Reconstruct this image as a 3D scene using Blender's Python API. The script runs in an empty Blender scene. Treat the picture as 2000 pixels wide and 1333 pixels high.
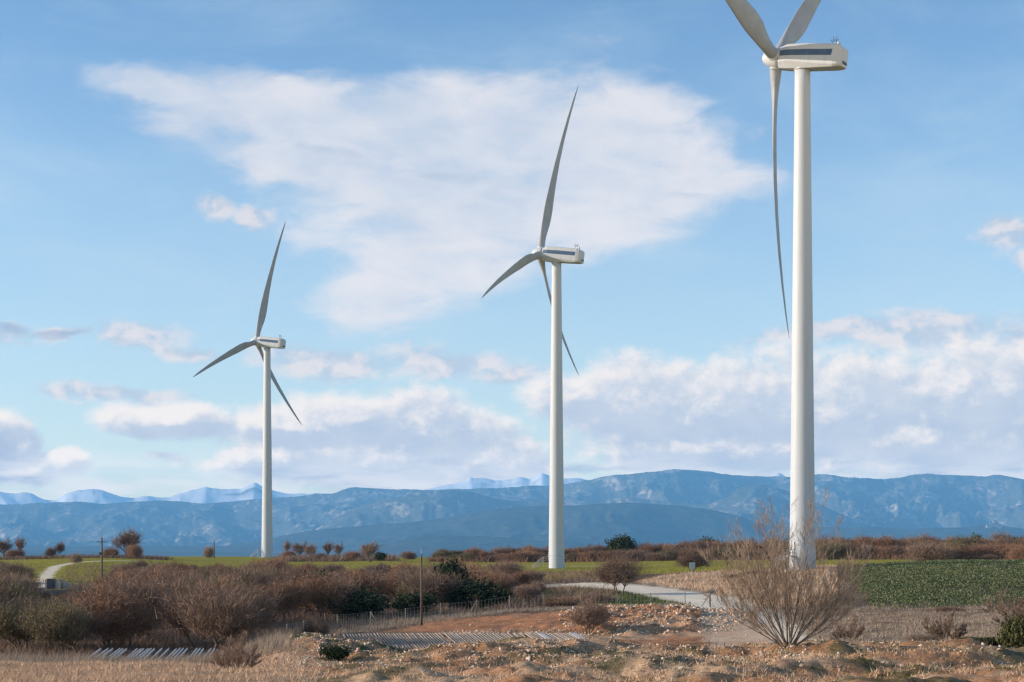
import bpy, bmesh, math, random
import numpy as np
from math import radians, sin, cos, pi, tan, atan, atan2
from mathutils import Vector, Matrix

# ------------------------------------------------------------------ camera, sky, sun
F = 3500.0                 # focal length in pixels of the 2000 px wide photograph
HY = 1040.0                # row of the horizon
EYE = 9.3
K = F / 2778.0             # depths below are written for a 50 mm lens and scaled by K
scene = bpy.context.scene
col = scene.collection
cam_data = bpy.data.cameras.new('camera')
cam = bpy.data.objects.new('camera', cam_data); col.objects.link(cam)
cam_data.sensor_width = 36; cam_data.lens = F / 2000 * 36
cam_data.shift_y = (HY - 666.5) / 2000
cam_data.clip_start = 1.0; cam_data.clip_end = 300000
cam.location = (0, 0, EYE); cam.rotation_euler = (radians(90), 0, 0)
scene.camera = cam
scene.render.engine = 'CYCLES'
cy = scene.cycles
cy.use_denoising = True
cy.denoiser = 'OPENIMAGEDENOISE'; cy.denoising_input_passes = 'RGB_ALBEDO_NORMAL'; cy.denoising_prefilter = 'NONE'   # keeps the twigs crisp
cy.filter_width = 1.4
cy.max_bounces = 5; cy.diffuse_bounces = 2; cy.glossy_bounces = 2; cy.transparent_max_bounces = 8
cy.volume_bounces = 2
scene.view_settings.view_transform = 'Standard'; scene.view_settings.look = 'None'
scene.view_settings.gamma = 1.0; scene.view_settings.exposure = 0.45
scene.view_settings.use_curve_mapping = False

SUN_EL = radians(15)
SUN_AZ = radians(-92)      # from +Y towards +X: the sun stands low on the left
SKY = 0.13
sd = bpy.data.lights.new('sun', 'SUN'); sd.energy = 5.0; sd.angle = radians(0.5); sd.color = (1.0, 0.86, 0.71)
sun = bpy.data.objects.new('sun', sd); col.objects.link(sun)
sdir = Vector((sin(SUN_AZ) * cos(SUN_EL), cos(SUN_AZ) * cos(SUN_EL), sin(SUN_EL)))
sun.rotation_euler = sdir.to_track_quat('Z', 'Y').to_euler()


class S:
    """a socket with arithmetic"""
    nt = None
    def __init__(s, sock): s.s = sock
    @staticmethod
    def m(op, *a, clamp=False):
        n = S.nt.nodes.new('ShaderNodeMath'); n.operation = op; n.use_clamp = clamp
        for i, v in enumerate(a):
            if isinstance(v, S): S.nt.links.new(v.s, n.inputs[i])
            else: n.inputs[i].default_value = v
        return S(n.outputs[0])
    def __add__(a, b): return S.m('ADD', a, b)
    def __radd__(a, b): return S.m('ADD', b, a)
    def __sub__(a, b): return S.m('SUBTRACT', a, b)
    def __rsub__(a, b): return S.m('SUBTRACT', b, a)
    def __mul__(a, b): return S.m('MULTIPLY', a, b)
    def __rmul__(a, b): return S.m('MULTIPLY', b, a)
    def __truediv__(a, b): return S.m('DIVIDE', a, b)
    def __rtruediv__(a, b): return S.m('DIVIDE', b, a)


def smooth(x, a, b):
    n = S.nt.nodes.new('ShaderNodeMapRange'); n.interpolation_type = 'SMOOTHSTEP'
    n.inputs['From Min'].default_value = a; n.inputs['From Max'].default_value = b
    S.nt.links.new(x.s, n.inputs['Value']); return S(n.outputs['Result'])


def combine(x, y, z=0.0):
    n = S.nt.nodes.new('ShaderNodeCombineXYZ')
    for i, v in enumerate((x, y, z)):
        if isinstance(v, S): S.nt.links.new(v.s, n.inputs[i])
        else: n.inputs[i].default_value = v
    return n.outputs[0]


def noise(vec, scale, detail=4, rough=0.5, dist=0.0, ntype=None):
    n = S.nt.nodes.new('ShaderNodeTexNoise')
    n.inputs['Scale'].default_value = scale; n.inputs['Detail'].default_value = detail
    n.inputs['Roughness'].default_value = rough; n.inputs['Distortion'].default_value = dist
    if ntype: n.noise_type = ntype
    if vec is not None: S.nt.links.new(vec.s if isinstance(vec, S) else vec, n.inputs['Vector'])
    return S(n.outputs['Fac'])


def mixc(f, a, b, mode='MIX'):
    n = S.nt.nodes.new('ShaderNodeMix'); n.data_type = 'RGBA'; n.blend_type = mode
    for i, v in ((0, f), (6, a), (7, b)):
        if isinstance(v, S): S.nt.links.new(v.s, n.inputs[i])
        elif i == 0: n.inputs[i].default_value = v
        else: n.inputs[i].default_value = (*v, 1)
    return S(n.outputs[2])


def ang(px, py):
    az = atan((px - 1000) / F); return az, atan((HY - py) / F * cos(az))


world = bpy.data.worlds.new('World'); scene.world = world; world.use_nodes = True
nt = world.node_tree; S.nt = nt
for n in list(nt.nodes): nt.nodes.remove(n)
outw = nt.nodes.new('ShaderNodeOutputWorld'); bg = nt.nodes.new('ShaderNodeBackground')
nt.links.new(bg.outputs[0], outw.inputs[0])
sky = nt.nodes.new('ShaderNodeTexSky'); sky.sky_type = 'NISHITA'; sky.sun_disc = False
sky.sun_elevation = SUN_EL; sky.sun_rotation = SUN_AZ
sky.altitude = 500; sky.air_density = 1.0; sky.dust_density = 0.4; sky.ozone_density = 1.6
bg.inputs['Strength'].default_value = SKY
tc = nt.nodes.new('ShaderNodeTexCoord')
sp = nt.nodes.new('ShaderNodeSeparateXYZ'); nt.links.new(tc.outputs['Generated'], sp.inputs[0])
X = S.m('ARCTAN2', S(sp.outputs[0]), S(sp.outputs[1]))
Y = S.m('ARCSINE', S(sp.outputs[2]))
SC = F  # angles are used as if they were pixels of the photograph: 1 rad = F
wn = noise(combine(X * 1.0, Y * 2.0), 11, 4, 0.6)
wn2 = noise(combine(X * 1.0 + 7.3, Y * 2.0), 11, 4, 0.6)
XW = X + (wn - 0.5) * 0.045
YW = Y + (wn2 - 0.5) * 0.03


def blobs(lst, x, y, k=1.0):
    cur = None
    for (cx, cy_, rx, ry, rot) in lst:
        a, e = ang(cx, cy_)
        mp = nt.nodes.new('ShaderNodeMapping'); mp.vector_type = 'TEXTURE'
        mp.inputs['Location'].default_value = (a, e, 0)
        mp.inputs['Rotation'].default_value = (0, 0, radians(-rot))
        mp.inputs['Scale'].default_value = (rx / F, ry / F, 1e6)
        # the third coordinate only makes the nodes run one after the other
        nt.links.new(combine(x, y, cur if cur is not None else 0.0), mp.inputs['Vector'])
        ln = nt.nodes.new('ShaderNodeVectorMath'); ln.operation = 'LENGTH'; nt.links.new(mp.outputs[0], ln.inputs[0])
        v = 1.0 - S(ln.outputs['Value'])
        if cur is None: cur = v
        else:
            m = nt.nodes.new('ShaderNodeMath'); m.operation = 'SMOOTH_MAX'
            nt.links.new(cur.s, m.inputs[0]); nt.links.new(v.s, m.inputs[1]); m.inputs[2].default_value = 0.25
            cur = S(m.outputs[0])
    return S.m('MAXIMUM', cur, -1.0)


anvil = [(330, 182, 170, 34, 8), (560, 225, 330, 90, 4), (900, 250, 460, 115, 0), (1180, 290, 270, 160, 12), (1370, 345, 165, 62, 6),
         (620, 330, 240, 80, 14), (900, 400, 360, 130, 0), (1180, 420, 260, 95, -8), (760, 560, 150, 100, -20), (860, 500, 220, 110, -10)]
puffs = [(428, 410, 52, 36, 0), (510, 424, 52, 24, 0), (1960, 455, 75, 34, 10), (2010, 495, 40, 24, 0)]
bands = [(270, 655, 105, 36, 3), (10, 660, 60, 20, 0), (135, 655, 85, 17, -12), (350, 685, 90, 18, 8), (640, 710, 200, 34, 2), (860, 712, 170, 38, 2),
         (1000, 730, 90, 30, 0), (1640, 655, 230, 28, -4), (1820, 650, 240, 44, -3), (2050, 655, 220, 46, 0), (250, 775, 190, 20, 2),
         (140, 768, 70, 16, 0), (320, 892, 60, 13, 0)]
cumulus = [(-5, 845, 70, 62, 0), (35, 870, 40, 40, 0), (10, 925, 90, 26, 0), (60, 915, 45, 34, 0), (125, 905, 58, 30, 0), (-110, 860, 120, 110, 0),
           (700, 815, 190, 58, 2), (560, 835, 180, 50, 0), (340, 822, 170, 38, 3), (840, 850, 210, 90, 8), (720, 900, 300, 75, 0), (560, 900, 190, 42, 0), (960, 900, 170, 62, 6),
           (1120, 775, 110, 50, 0), (1250, 800, 200, 105, 0), (1400, 800, 260, 115, 0), (1400, 880, 330, 60, 0), (1640, 800, 280, 120, 0), (1900, 780, 300, 120, 0),
           (1800, 870, 360, 85, 0), (2060, 830, 260, 150, 0), (2300, 800, 250, 160, 0)]
# soft high cloud
fa = blobs(anvil, XW, YW)
rw = nt.nodes.new('ShaderNodeMapping'); rw.inputs['Rotation'].default_value = (0, 0, radians(12)); rw.inputs['Scale'].default_value = (1, 2.6, 1)
nt.links.new(combine(X, Y), rw.inputs['Vector'])
na = noise(rw.outputs[0], 22, 8, 0.58, 0.4)
nb = noise(combine(X, Y * 1.6), 45, 7, 0.55, 0.2)
dens_a = smooth(fa + (na - 0.5) * 1.0 + (nb - 0.5) * 0.25, -0.16, 0.50)
# streaky bands and puffs
fb = blobs(bands + puffs, XW, YW)
dens_b = smooth(fb + (nb - 0.5) * 1.5, -0.05, 0.75)
# cumulus with sides turned to and away from the sun
LX, LY = -0.0050, 0.0050
def cum(x, y):
    f = blobs(cumulus, x + (wn - 0.5) * 0.03, y + (wn2 - 0.5) * 0.018)
    n = noise(combine(x, y * 1.3), 24, 9, 0.60, 0.1)
    b = noise(combine(x + 3.1, y * 1.25), 85, 6, 0.62, 0.1)
    return f + (n - 0.5) * 1.35 + (b - 0.5) * 0.40, b
c0, cb_ = cum(X, Y); c1, cb1 = cum(X + c0 * 1e-7 + LX, Y + LY)
dens_c = smooth(c0, -0.16, 0.34)
lit = smooth(0.52 + (c0 - c1) * 1.7 + (cb_ - 0.5) * 0.8 - smooth(c0, 0.05, 0.75) * 0.42, 0.05, 1.05)
# the same kind of sky everywhere outside the frame
OX = S.m('ABSOLUTE', X)
side = smooth(OX, 0.34, 0.50)
up = smooth(Y, 0.33, 0.48)
outside = S.m('MAXIMUM', side, up)
ng = noise(combine(X, Y * 2.2), 3.2, 9, 0.56, 0.3)
dens_g = smooth(ng, 0.54, 0.72) * outside * 0.45
# clear sky: Nishita, nudged to the photograph's clearer blue
base = mixc(1.0, S(sky.outputs['Color']), (0.74, 0.90, 1.06), 'MULTIPLY')
inv = 1.0 / SKY / 2 ** 0.45
def C(r, g, b):
    f = lambda v: ((v / 255 + 0.055) / 1.055) ** 2.4 if v > 10 else v / 255 / 12.92
    return (f(r) * inv, f(g) * inv, f(b) * inv)
# the pale air low over the land
low = smooth(Y, 0.30, 0.0)
base = mixc(low * 0.60, base, C(194, 214, 233))
veil = noise(combine(X, Y * 3.0), 6, 6, 0.6, 0.5)
base = mixc(smooth(veil, 0.4, 0.8) * 0.35, base, C(200, 222, 236))
colr = mixc(dens_g, base, mixc(smooth(ng, 0.6, 0.85), C(226, 228, 234), C(190, 203, 222)))
nl = noise(combine(X + 1.7, Y * 1.3), 8, 5, 0.55, 0.2)
ca = mixc(smooth(nl * 0.6 + na * 0.4, 0.38, 0.62), C(198, 209, 227), C(229, 228, 234))
colr = mixc(dens_a * 0.90, colr, ca)
gs = blobs([(860, 342, 120, 14, 3), (1345, 392, 60, 12, 4), (620, 300, 90, 16, 15)], XW, YW)
colr = mixc(smooth(gs + (nb - 0.5) * 1.6, 0.0, 1.0) * 0.5, colr, C(176, 192, 216))
cb = mixc(smooth(nb, 0.42, 0.6), C(182, 197, 218), C(228, 222, 226))
colr = mixc(dens_b * 0.82, colr, cb)
body = mixc(smooth(Y + (nb - 0.5) * 0.12, 0.02, 0.10), C(176, 192, 216), C(197, 206, 222))
cc = mixc(lit, body, C(243, 236, 234))
colr = mixc(dens_c * 0.92, colr, cc)
ds = blobs([(20, 657, 60, 12, 8), (120, 660, 80, 9, -12), (30, 930, 80, 14, 0), (-10, 880, 60, 60, 0), (1180, 915, 160, 11, 0)], XW, YW)
colr = mixc(smooth(ds + (nb - 0.5) * 1.6, -0.1, 0.9) * 0.6, colr, C(146, 172, 205))
glow = smooth(Y, 0.055, 0.02) * smooth(noise(combine(X, Y * 5.0), 18, 6, 0.55, 0.3), 0.35, 0.6)
colr = mixc(glow * 0.75, colr, C(232, 232, 236))
# the sky stands beyond the haze: undo the veil the haze lays over it
HAZE_D = 3.2e-5; AIR = (0.15, 0.38, 0.67)     # air light of the haze, as it leaves the picture
path = S.m('MINIMUM', 47000.0, 1711.0 / S.m('MAXIMUM', S.m('SINE', Y), 0.01))
T = S.m('EXPONENT', path * (-HAZE_D))
vm = nt.nodes.new('ShaderNodeVectorMath'); vm.operation = 'SCALE'; vm.inputs[0].default_value = tuple(v * inv for v in AIR); nt.links.new((1.0 - T).s, vm.inputs['Scale'])
vs_ = nt.nodes.new('ShaderNodeVectorMath'); vs_.operation = 'SUBTRACT'; nt.links.new(colr.s, vs_.inputs[0]); nt.links.new(vm.outputs[0], vs_.inputs[1])
vd = nt.nodes.new('ShaderNodeVectorMath'); vd.operation = 'SCALE'; nt.links.new(vs_.outputs[0], vd.inputs[0]); nt.links.new((1.0 / T).s, vd.inputs['Scale'])
vx = nt.nodes.new('ShaderNodeVectorMath'); vx.operation = 'MAXIMUM'; nt.links.new(vd.outputs[0], vx.inputs[0]); vx.inputs[1].default_value = (0, 0, 0)
nt.links.new(vx.outputs[0], bg.inputs['Color'])

# ------------------------------------------------------------------ helpers
random.seed(7)
rng = np.random.default_rng(7)


def P(px, py, d):
    """a point of the place: column and row of the photograph at depth d (50 mm depths)"""
    y = d * K
    return Vector(((px - 1000) / F * y, y, EYE - (py - HY) / F * y))


def mesh_np(name, verts, faces, mat=None, smooth_=False):
    verts = np.asarray(verts, dtype=np.float32); faces = np.asarray(faces, dtype=np.int32)
    me = bpy.data.meshes.new(name)
    n = faces.shape[1]
    me.vertices.add(len(verts)); me.vertices.foreach_set('co', verts.ravel())
    me.loops.add(faces.size); me.loops.foreach_set('vertex_index', faces.ravel())
    me.polygons.add(len(faces)); me.polygons.foreach_set('loop_start', np.arange(0, faces.size, n, dtype=np.int32))
    me.update(calc_edges=True)
    if smooth_: me.polygons.foreach_set('use_smooth', np.ones(len(faces), dtype=bool))
    if mat: me.materials.append(mat)
    return me


def vcol(me, name, arr):
    a = me.color_attributes.new(name, 'FLOAT_COLOR', 'POINT')
    c = np.ones((len(me.vertices), 4), dtype=np.float32); c[:, :arr.shape[1]] = arr
    a.data.foreach_set('color', c.ravel())


def link(name, me, parent=None, loc=None, kind=None, label=None, cat=None, group=None):
    o = bpy.data.objects.new(name, me); col.objects.link(o)
    if parent: o.parent = parent
    if loc is not None: o.location = loc
    tag(o, label, cat, group, kind); return o


def tag(o, label=None, cat=None, group=None, kind=None):
    if label: o['label'] = label
    if cat: o['category'] = cat
    if group: o['group'] = group
    if kind: o['kind'] = kind


class MB:
    """collects polygons, gives one mesh"""
    def __init__(s): s.v = []; s.f = []
    def box(s, c, size, M=None):
        i = len(s.v); hx, hy, hz = size[0] / 2, size[1] / 2, size[2] / 2
        for dx in (-1, 1):
            for dy in (-1, 1):
                for dz in (-1, 1):
                    p = Vector((dx * hx, dy * hy, dz * hz))
                    if M is not None: p = M @ p
                    s.v.append(p + Vector(c))
        for q in ((0, 1, 3, 2), (4, 6, 7, 5), (0, 4, 5, 1), (2, 3, 7, 6), (0, 2, 6, 4), (1, 5, 7, 3)):
            s.f.append([i + k for k in q])
    def tube(s, pts, radii, n=6, cap=True):
        pts = [Vector(p) for p in pts]
        if not hasattr(radii, '__len__'): radii = [radii] * len(pts)
        i0 = len(s.v); a = None
        for k, p in enumerate(pts):
            t = (pts[min(k + 1, len(pts) - 1)] - pts[max(k - 1, 0)])
            t = t.normalized() if t.length > 1e-9 else Vector((0, 0, 1))
            if a is None: a = t.orthogonal().normalized()
            a = (a - t * a.dot(t)); a = a.normalized() if a.length > 1e-6 else t.orthogonal().normalized()
            b = t.cross(a)
            for j in range(n):
                w = 2 * pi * j / n
                s.v.append(p + (a * cos(w) + b * sin(w)) * radii[k])
        for k in range(len(pts) - 1):
            for j in range(n):
                q = i0 + k * n
                s.f.append([q + j, q + (j + 1) % n, q + n + (j + 1) % n, q + n + j])
        if cap:
            s.f.append([i0 + j for j in range(n)][::-1])
            s.f.append([i0 + (len(pts) - 1) * n + j for j in range(n)])
    def mesh(s, name, mat=None, smooth_=False, bevel=0):
        me = bpy.data.meshes.new(name); me.from_pydata([tuple(v) for v in s.v], [], s.f)
        if bevel:
            bm = bmesh.new(); bm.from_mesh(me)
            bmesh.ops.bevel(bm, geom=bm.edges[:], offset=bevel, segments=1, affect='EDGES', clamp_overlap=True)
            bm.to_mesh(me); bm.free()
        if mat: me.materials.append(mat)
        if smooth_: me.polygons.foreach_set('use_smooth', [True] * len(me.polygons))
        me.update(); return me


# lattice value noise
def _h(ix, iy, seed):
    n = (ix.astype(np.int64) * 374761393 + iy.astype(np.int64) * 668265263 + seed * 1442695041) & 0xffffffff
    n = ((n ^ (n >> 13)) * 1274126177) & 0xffffffff
    return ((n ^ (n >> 16)) & 0xffff) / 65535.0


def vnoise(x, y, seed=0):
    ix = np.floor(x); iy = np.floor(y); fx = x - ix; fy = y - iy
    fx = fx * fx * (3 - 2 * fx); fy = fy * fy * (3 - 2 * fy)
    a = _h(ix, iy, seed); b = _h(ix + 1, iy, seed); c = _h(ix, iy + 1, seed); d = _h(ix + 1, iy + 1, seed)
    return (a * (1 - fx) + b * fx) * (1 - fy) + (c * (1 - fx) + d * fx) * fy


def fbm(x, y, oct=4, seed=0, gain=0.5):
    s = 0; a = 1; t = 0
    for k in range(oct):
        s = s + a * vnoise(x * 2 ** k + 13.7 * k, y * 2 ** k - 7.1 * k, seed + k); t += a; a *= gain
    return s / t


def ridged(x, y, oct=5, seed=0):
    s = 0; a = 1; t = 0
    for k in range(oct):
        s = s + a * (1 - abs(2 * vnoise(x * 2 ** k + 5.3 * k, y * 2 ** k + 3.3 * k, seed + k) - 1)); t += a; a *= 0.5
    return s / t


def sstep(a, b, x):
    t = np.clip((x - a) / (b - a), 0, 1); return t * t * (3 - 2 * t)


# ------------------------------------------------------------------ materials
def mat_new(name):
    m = bpy.data.materials.new(name); m.use_nodes = True
    S.nt = m.node_tree
    b = m.node_tree.nodes['Principled BSDF']; b.inputs['Roughness'].default_value = 0.85
    if 'Specular IOR Level' in b.inputs: b.inputs['Specular IOR Level'].default_value = 0.25
    return m, b


def setc(b, c):
    if isinstance(c, S): S.nt.links.new(c.s, b.inputs['Base Color'])
    else: b.inputs['Base Color'].default_value = (*c, 1)


def objcoord(): return S.nt.nodes.new('ShaderNodeTexCoord').outputs['Object']


def bump(b, h, strength=0.5, dist=0.05):
    n = S.nt.nodes.new('ShaderNodeBump'); n.inputs['Strength'].default_value = strength; n.inputs['Distance'].default_value = dist
    S.nt.links.new(h.s, n.inputs['Height']); S.nt.links.new(n.outputs[0], b.inputs['Normal'])


def mottled(name, c1, c2, scale=3.0, rough=0.85, bstr=0.0, metal=0.0, detail=5):
    m, b = mat_new(name); oc = objcoord(); n = noise(oc, scale, detail, 0.6)
    setc(b, mixc(smooth(n, 0.35, 0.65), c1, c2)); b.inputs['Roughness'].default_value = rough; b.inputs['Metallic'].default_value = metal
    if bstr: bump(b, noise(oc, scale * 4, 4, 0.6), bstr, 0.02)
    return m


def plantmat(name, cols, objvar=0.35, rough=0.8, translucent=0.0):
    """each blade or leaf has a tone of its own, each plant too"""
    m, b = mat_new(name)
    g = S.nt.nodes.new('ShaderNodeNewGeometry'); oi = S.nt.nodes.new('ShaderNodeObjectInfo')
    r = S.nt.nodes.new('ShaderNodeValToRGB'); cr = r.color_ramp
    while len(cr.elements) < len(cols): cr.elements.new(0.5)
    for i, c in enumerate(cols):
        cr.elements[i].position = i / max(1, len(cols) - 1); cr.elements[i].color = (*c, 1)
    v = S(g.outputs['Random Per Island']) * (1 - objvar) + S(oi.outputs['Random']) * objvar
    S.nt.links.new(v.s, r.inputs[0])
    setc(b, S(r.outputs[0])); b.inputs['Roughness'].default_value = rough
    b.inputs['Specular IOR Level'].default_value = 0.15
    return m


M = {}
m, b = mat_new('turbine_white'); oc = objcoord()
st = S.nt.nodes.new('ShaderNodeMapping'); st.inputs['Scale'].default_value = (1.2, 1.2, 0.05); S.nt.links.new(oc, st.inputs[0])
grime = smooth(noise(st.outputs[0], 2.0, 5, 0.6), 0.45, 0.8)
setc(b, mixc(grime * 0.5, (0.475, 0.495, 0.525), (0.37, 0.375, 0.385))); b.inputs['Roughness'].default_value = 0.5; b.inputs['Specular IOR Level'].default_value = 0.25
M['white'] = m
M['blade'] = mottled('blade_white', (0.315, 0.335, 0.365), (0.27, 0.285, 0.31), 0.25, 0.5)
M['stripe'] = mottled('stripe_blue', (0.045, 0.085, 0.16), (0.07, 0.12, 0.20), 0.8, 0.35)
M['dark'] = mottled('dark_metal', (0.06, 0.06, 0.07), (0.10, 0.10, 0.10), 4, 0.5)
M['galv'] = mottled('galvanised_metal', (0.50, 0.50, 0.50), (0.38, 0.38, 0.38), 6, 0.5, metal=0.3)
M['wood'] = mottled('weathered_pole_wood', (0.10, 0.075, 0.055), (0.17, 0.125, 0.09), 5, 0.9, 0.4)
M['post'] = mottled('grey_post_wood', (0.30, 0.25, 0.20), (0.20, 0.165, 0.13), 6, 0.9, 0.4)
M['slat'] = mottled('weathered_slat', (0.46, 0.37, 0.29), (0.30, 0.24, 0.19), 2.0, 0.8, 0.2)
M['slat_white'] = mottled('pale_slat', (0.58, 0.57, 0.57), (0.36, 0.34, 0.33), 1.4, 0.7, 0.2)
M['concrete'] = mottled('pale_concrete', (0.52, 0.47, 0.40), (0.36, 0.32, 0.27), 1.4, 0.9, 0.4)
M['concrete_dark'] = mottled('dark_block', (0.16, 0.15, 0.15), (0.11, 0.10, 0.10), 2.4, 0.9, 0.4)
M['signback'] = mottled('sign_back', (0.36, 0.46, 0.46), (0.30, 0.38, 0.38), 2.0, 0.5)
M['rock'] = plantmat('broken_limestone', [(0.34, 0.21, 0.13), (0.48, 0.34, 0.23), (0.60, 0.47, 0.35), (0.42, 0.25, 0.15), (0.66, 0.56, 0.45)], 0.9)
M['rock_stuff'] = plantmat('limestone_rubble', [(0.36, 0.21, 0.13), (0.50, 0.35, 0.24), (0.62, 0.48, 0.36), (0.42, 0.25, 0.15), (0.68, 0.57, 0.46)], 0.0)
M['bark'] = mottled('dark_bark', (0.10, 0.075, 0.056), (0.19, 0.14, 0.105), 3, 0.95)
M['bark_pale'] = mottled('pale_bark', (0.27, 0.20, 0.15), (0.19, 0.135, 0.10), 2.5, 0.9)
M['twig_grey'] = plantmat('grey_brown_twigs', [(0.12, 0.075, 0.053), (0.235, 0.15, 0.105), (0.36, 0.24, 0.17)], 0.45)
M['twig_russet'] = plantmat('russet_twigs', [(0.18, 0.095, 0.058), (0.30, 0.165, 0.10), (0.42, 0.24, 0.14)], 0.45)
M['twig_olive'] = plantmat('olive_twigs', [(0.11, 0.09, 0.045), (0.19, 0.15, 0.08), (0.24, 0.17, 0.10)], 0.45)
M['twig_pale'] = plantmat('pale_twigs', [(0.30, 0.21, 0.15), (0.42, 0.31, 0.22), (0.22, 0.14, 0.10)], 0.3)
M['twig_red'] = plantmat('red_brown_stems', [(0.22, 0.12, 0.085), (0.34, 0.20, 0.14), (0.40, 0.27, 0.18)], 0.3)
M['ever'] = plantmat('evergreen_leaves', [(0.018, 0.026, 0.012), (0.040, 0.052, 0.022), (0.060, 0.070, 0.030)], 0.3)
M['ever_olive'] = plantmat('olive_evergreen_leaves', [(0.045, 0.050, 0.018), (0.085, 0.085, 0.030), (0.11, 0.10, 0.04)], 0.3)
M['dry'] = plantmat('dry_grass_blades', [(0.42, 0.25, 0.15), (0.66, 0.43, 0.27), (0.78, 0.54, 0.36), (0.32, 0.18, 0.11)], 0.0)
M['dry_grey'] = plantmat('grey_dry_weeds', [(0.24, 0.175, 0.125), (0.36, 0.27, 0.20), (0.42, 0.33, 0.25)], 0.0)
M['weed'] = plantmat('green_weeds', [(0.045, 0.06, 0.018), (0.09, 0.11, 0.03), (0.14, 0.15, 0.05)], 0.0)
M['crop'] = plantmat('crop_leaves', [(0.038, 0.060, 0.018), (0.070, 0.098, 0.028), (0.11, 0.135, 0.042), (0.28, 0.26, 0.14), (0.060, 0.080, 0.026)], 0.0, 0.5)
M['shoot'] = plantmat('wheat_shoots', [(0.21, 0.19, 0.024), (0.28, 0.25, 0.032), (0.31, 0.26, 0.05)], 0.0, 0.7)

# ------------------------------------------------------------------ the lie of the land
COLS = np.array([0, 200, 400, 600, 800, 1000, 1200, 1400, 1600, 1800, 2000], float)
ROWS = [
    (42, [1362, 1362, 1362, 1364, 1362, 1356, 1352, 1358, 1350, 1352, 1352]),
    (50, [1322, 1325, 1328, 1330, 1328, 1318, 1328, 1322, 1314, 1318, 1318]),
    (58, [1304, 1304, 1308, 1312, 1308, 1304, 1302, 1302, 1294, 1294, 1296]),
    (66, [1300, 1302, 1306, 1300, 1290, 1278, 1278, 1286, 1276, 1272, 1276]),
    (74, [1301, 1304, 1306, 1272, 1282, 1264, 1266, 1284, 1268, 1260, 1266]),
    (84, [1304, 1306, 1304, 1244, 1292, 1286, 1284, 1294, 1288, 1268, 1262]),
    (95, [1294, 1296, 1294, 1258, 1302, 1304, 1296, 1284, 1280, 1262, 1252]),
    (105, [1280, 1282, 1280, 1270, 1286, 1288, 1276, 1268, 1262, 1250, 1240]),
    (115, [1266, 1266, 1266, 1260, 1262, 1264, 1258, 1256, 1245, 1236, 1226]),
    (125, [1252, 1252, 1250, 1248, 1240, 1244, 1244, 1240, 1228, 1220, 1212]),
    (140, [1236, 1236, 1236, 1236, 1228, 1214, 1196, 1196, 1208, 1204, 1198]),
    (150, [1228, 1228, 1228, 1226, 1216, 1200, 1190, 1189, 1196, 1192, 1188]),
    (165, [1212, 1212, 1212, 1214, 1204, 1192, 1184, 1176, 1180, 1166, 1162]),
    (190, [1192, 1192, 1192, 1194, 1190, 1176, 1162, 1158, 1150, 1130, 1128]),
    (220, [1174, 1174, 1176, 1176, 1172, 1160, 1144, 1138, 1116, 1106, 1104]),
    (240, [1160, 1158, 1164, 1166, 1160, 1150, 1132, 1122, 1111, 1099, 1097]),
    (260, [1148, 1140, 1150, 1156, 1150, 1140, 1126, 1116, 1110, 1106, 1106]),
    (320, [1112, 1107, 1122, 1124, 1120, 1118, 1117, 1110, 1104, 1103, 1103]),
    (400, [1100, 1094, 1104, 1106, 1104, 1104, 1104, 1099, 1098, 1097, 1097]),
    (450, [1093, 1090, 1096, 1098, 1096, 1096, 1094, 1092, 1091, 1091, 1091]),
    (524, [1088, 1087, 1088, 1089, 1090, 1089, 1088, 1088, 1088, 1088, 1088]),
]
RD = np.array([0.5, 8, 16, 26, 34] + [r[0] for r in ROWS] + [640, 900], float)
zt = [[7.6] * 11, [7.1] * 11, [6.5] * 11, [5.9] * 11, [5.2] * 11]
for d, pys in ROWS: zt.append([EYE - (p - HY) / 2778 * d for p in pys])
zt.append([-1.2] * 11); zt.append([-16] * 11)
ZT = np.array(zt)
LD = np.log(RD + 20)


def _cr(p0, p1, p2, p3, t):
    return p1 + 0.5 * t * (p2 - p0 + t * (2 * p0 - 5 * p1 + 4 * p2 - p3 + t * (3 * (p1 - p2) + p3 - p0)))


def base_z(x, y):
    x = np.asarray(x, float); y = np.asarray(y, float)
    d = np.clip(y / K, 0.5, 899)
    px = np.clip(1000 + F * x / np.maximum(y, 8), 0, 2000)
    ci = np.clip((px / 200).astype(int), 0, 9); ct = px / 200 - ci
    l = np.log(d + 20); ri = np.clip(np.searchsorted(LD, l, side='right') - 1, 0, len(LD) - 2)
    rt = (l - LD[ri]) / (LD[ri + 1] - LD[ri])
    out = []
    for k in (-1, 0, 1, 2):
        r = np.clip(ri + k, 0, len(LD) - 1)
        out.append(_cr(ZT[r, np.clip(ci - 1, 0, 10)], ZT[r, ci], ZT[r, np.clip(ci + 1, 0, 10)], ZT[r, np.clip(ci + 2, 0, 10)], ct))
    z = _cr(out[0], out[1], out[2], out[3], rt)
    # beyond the plateau the land drops into the valley
    t = sstep(np.log(650.), np.log(9000.), np.log(np.maximum(y, 1)))
    return z * (1 - t) + (-205 + 26 * (fbm(x / 2600, y / 2600, 3, 50) - 0.5)) * t


def pix(x, y):
    return 1000 + F * np.asarray(x, float) / np.maximum(y, 5), np.asarray(y, float) / K


def poly_dist(px, d, pts):
    """distance in real metres to a polyline given as (px, depth)"""
    X0 = (px - 1000) / F * d * K; Y0 = d * K; best = np.full(np.shape(px), 1e9)
    q = [((a - 1000) / F * e * K, e * K) for a, e in pts]
    for (ax, ay), (bx, by) in zip(q[:-1], q[1:]):
        vx, vy = bx - ax, by - ay; t = np.clip(((X0 - ax) * vx + (Y0 - ay) * vy) / (vx * vx + vy * vy), 0, 1)
        best = np.minimum(best, np.hypot(X0 - ax - t * vx, Y0 - ay - t * vy))
    return best


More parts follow.
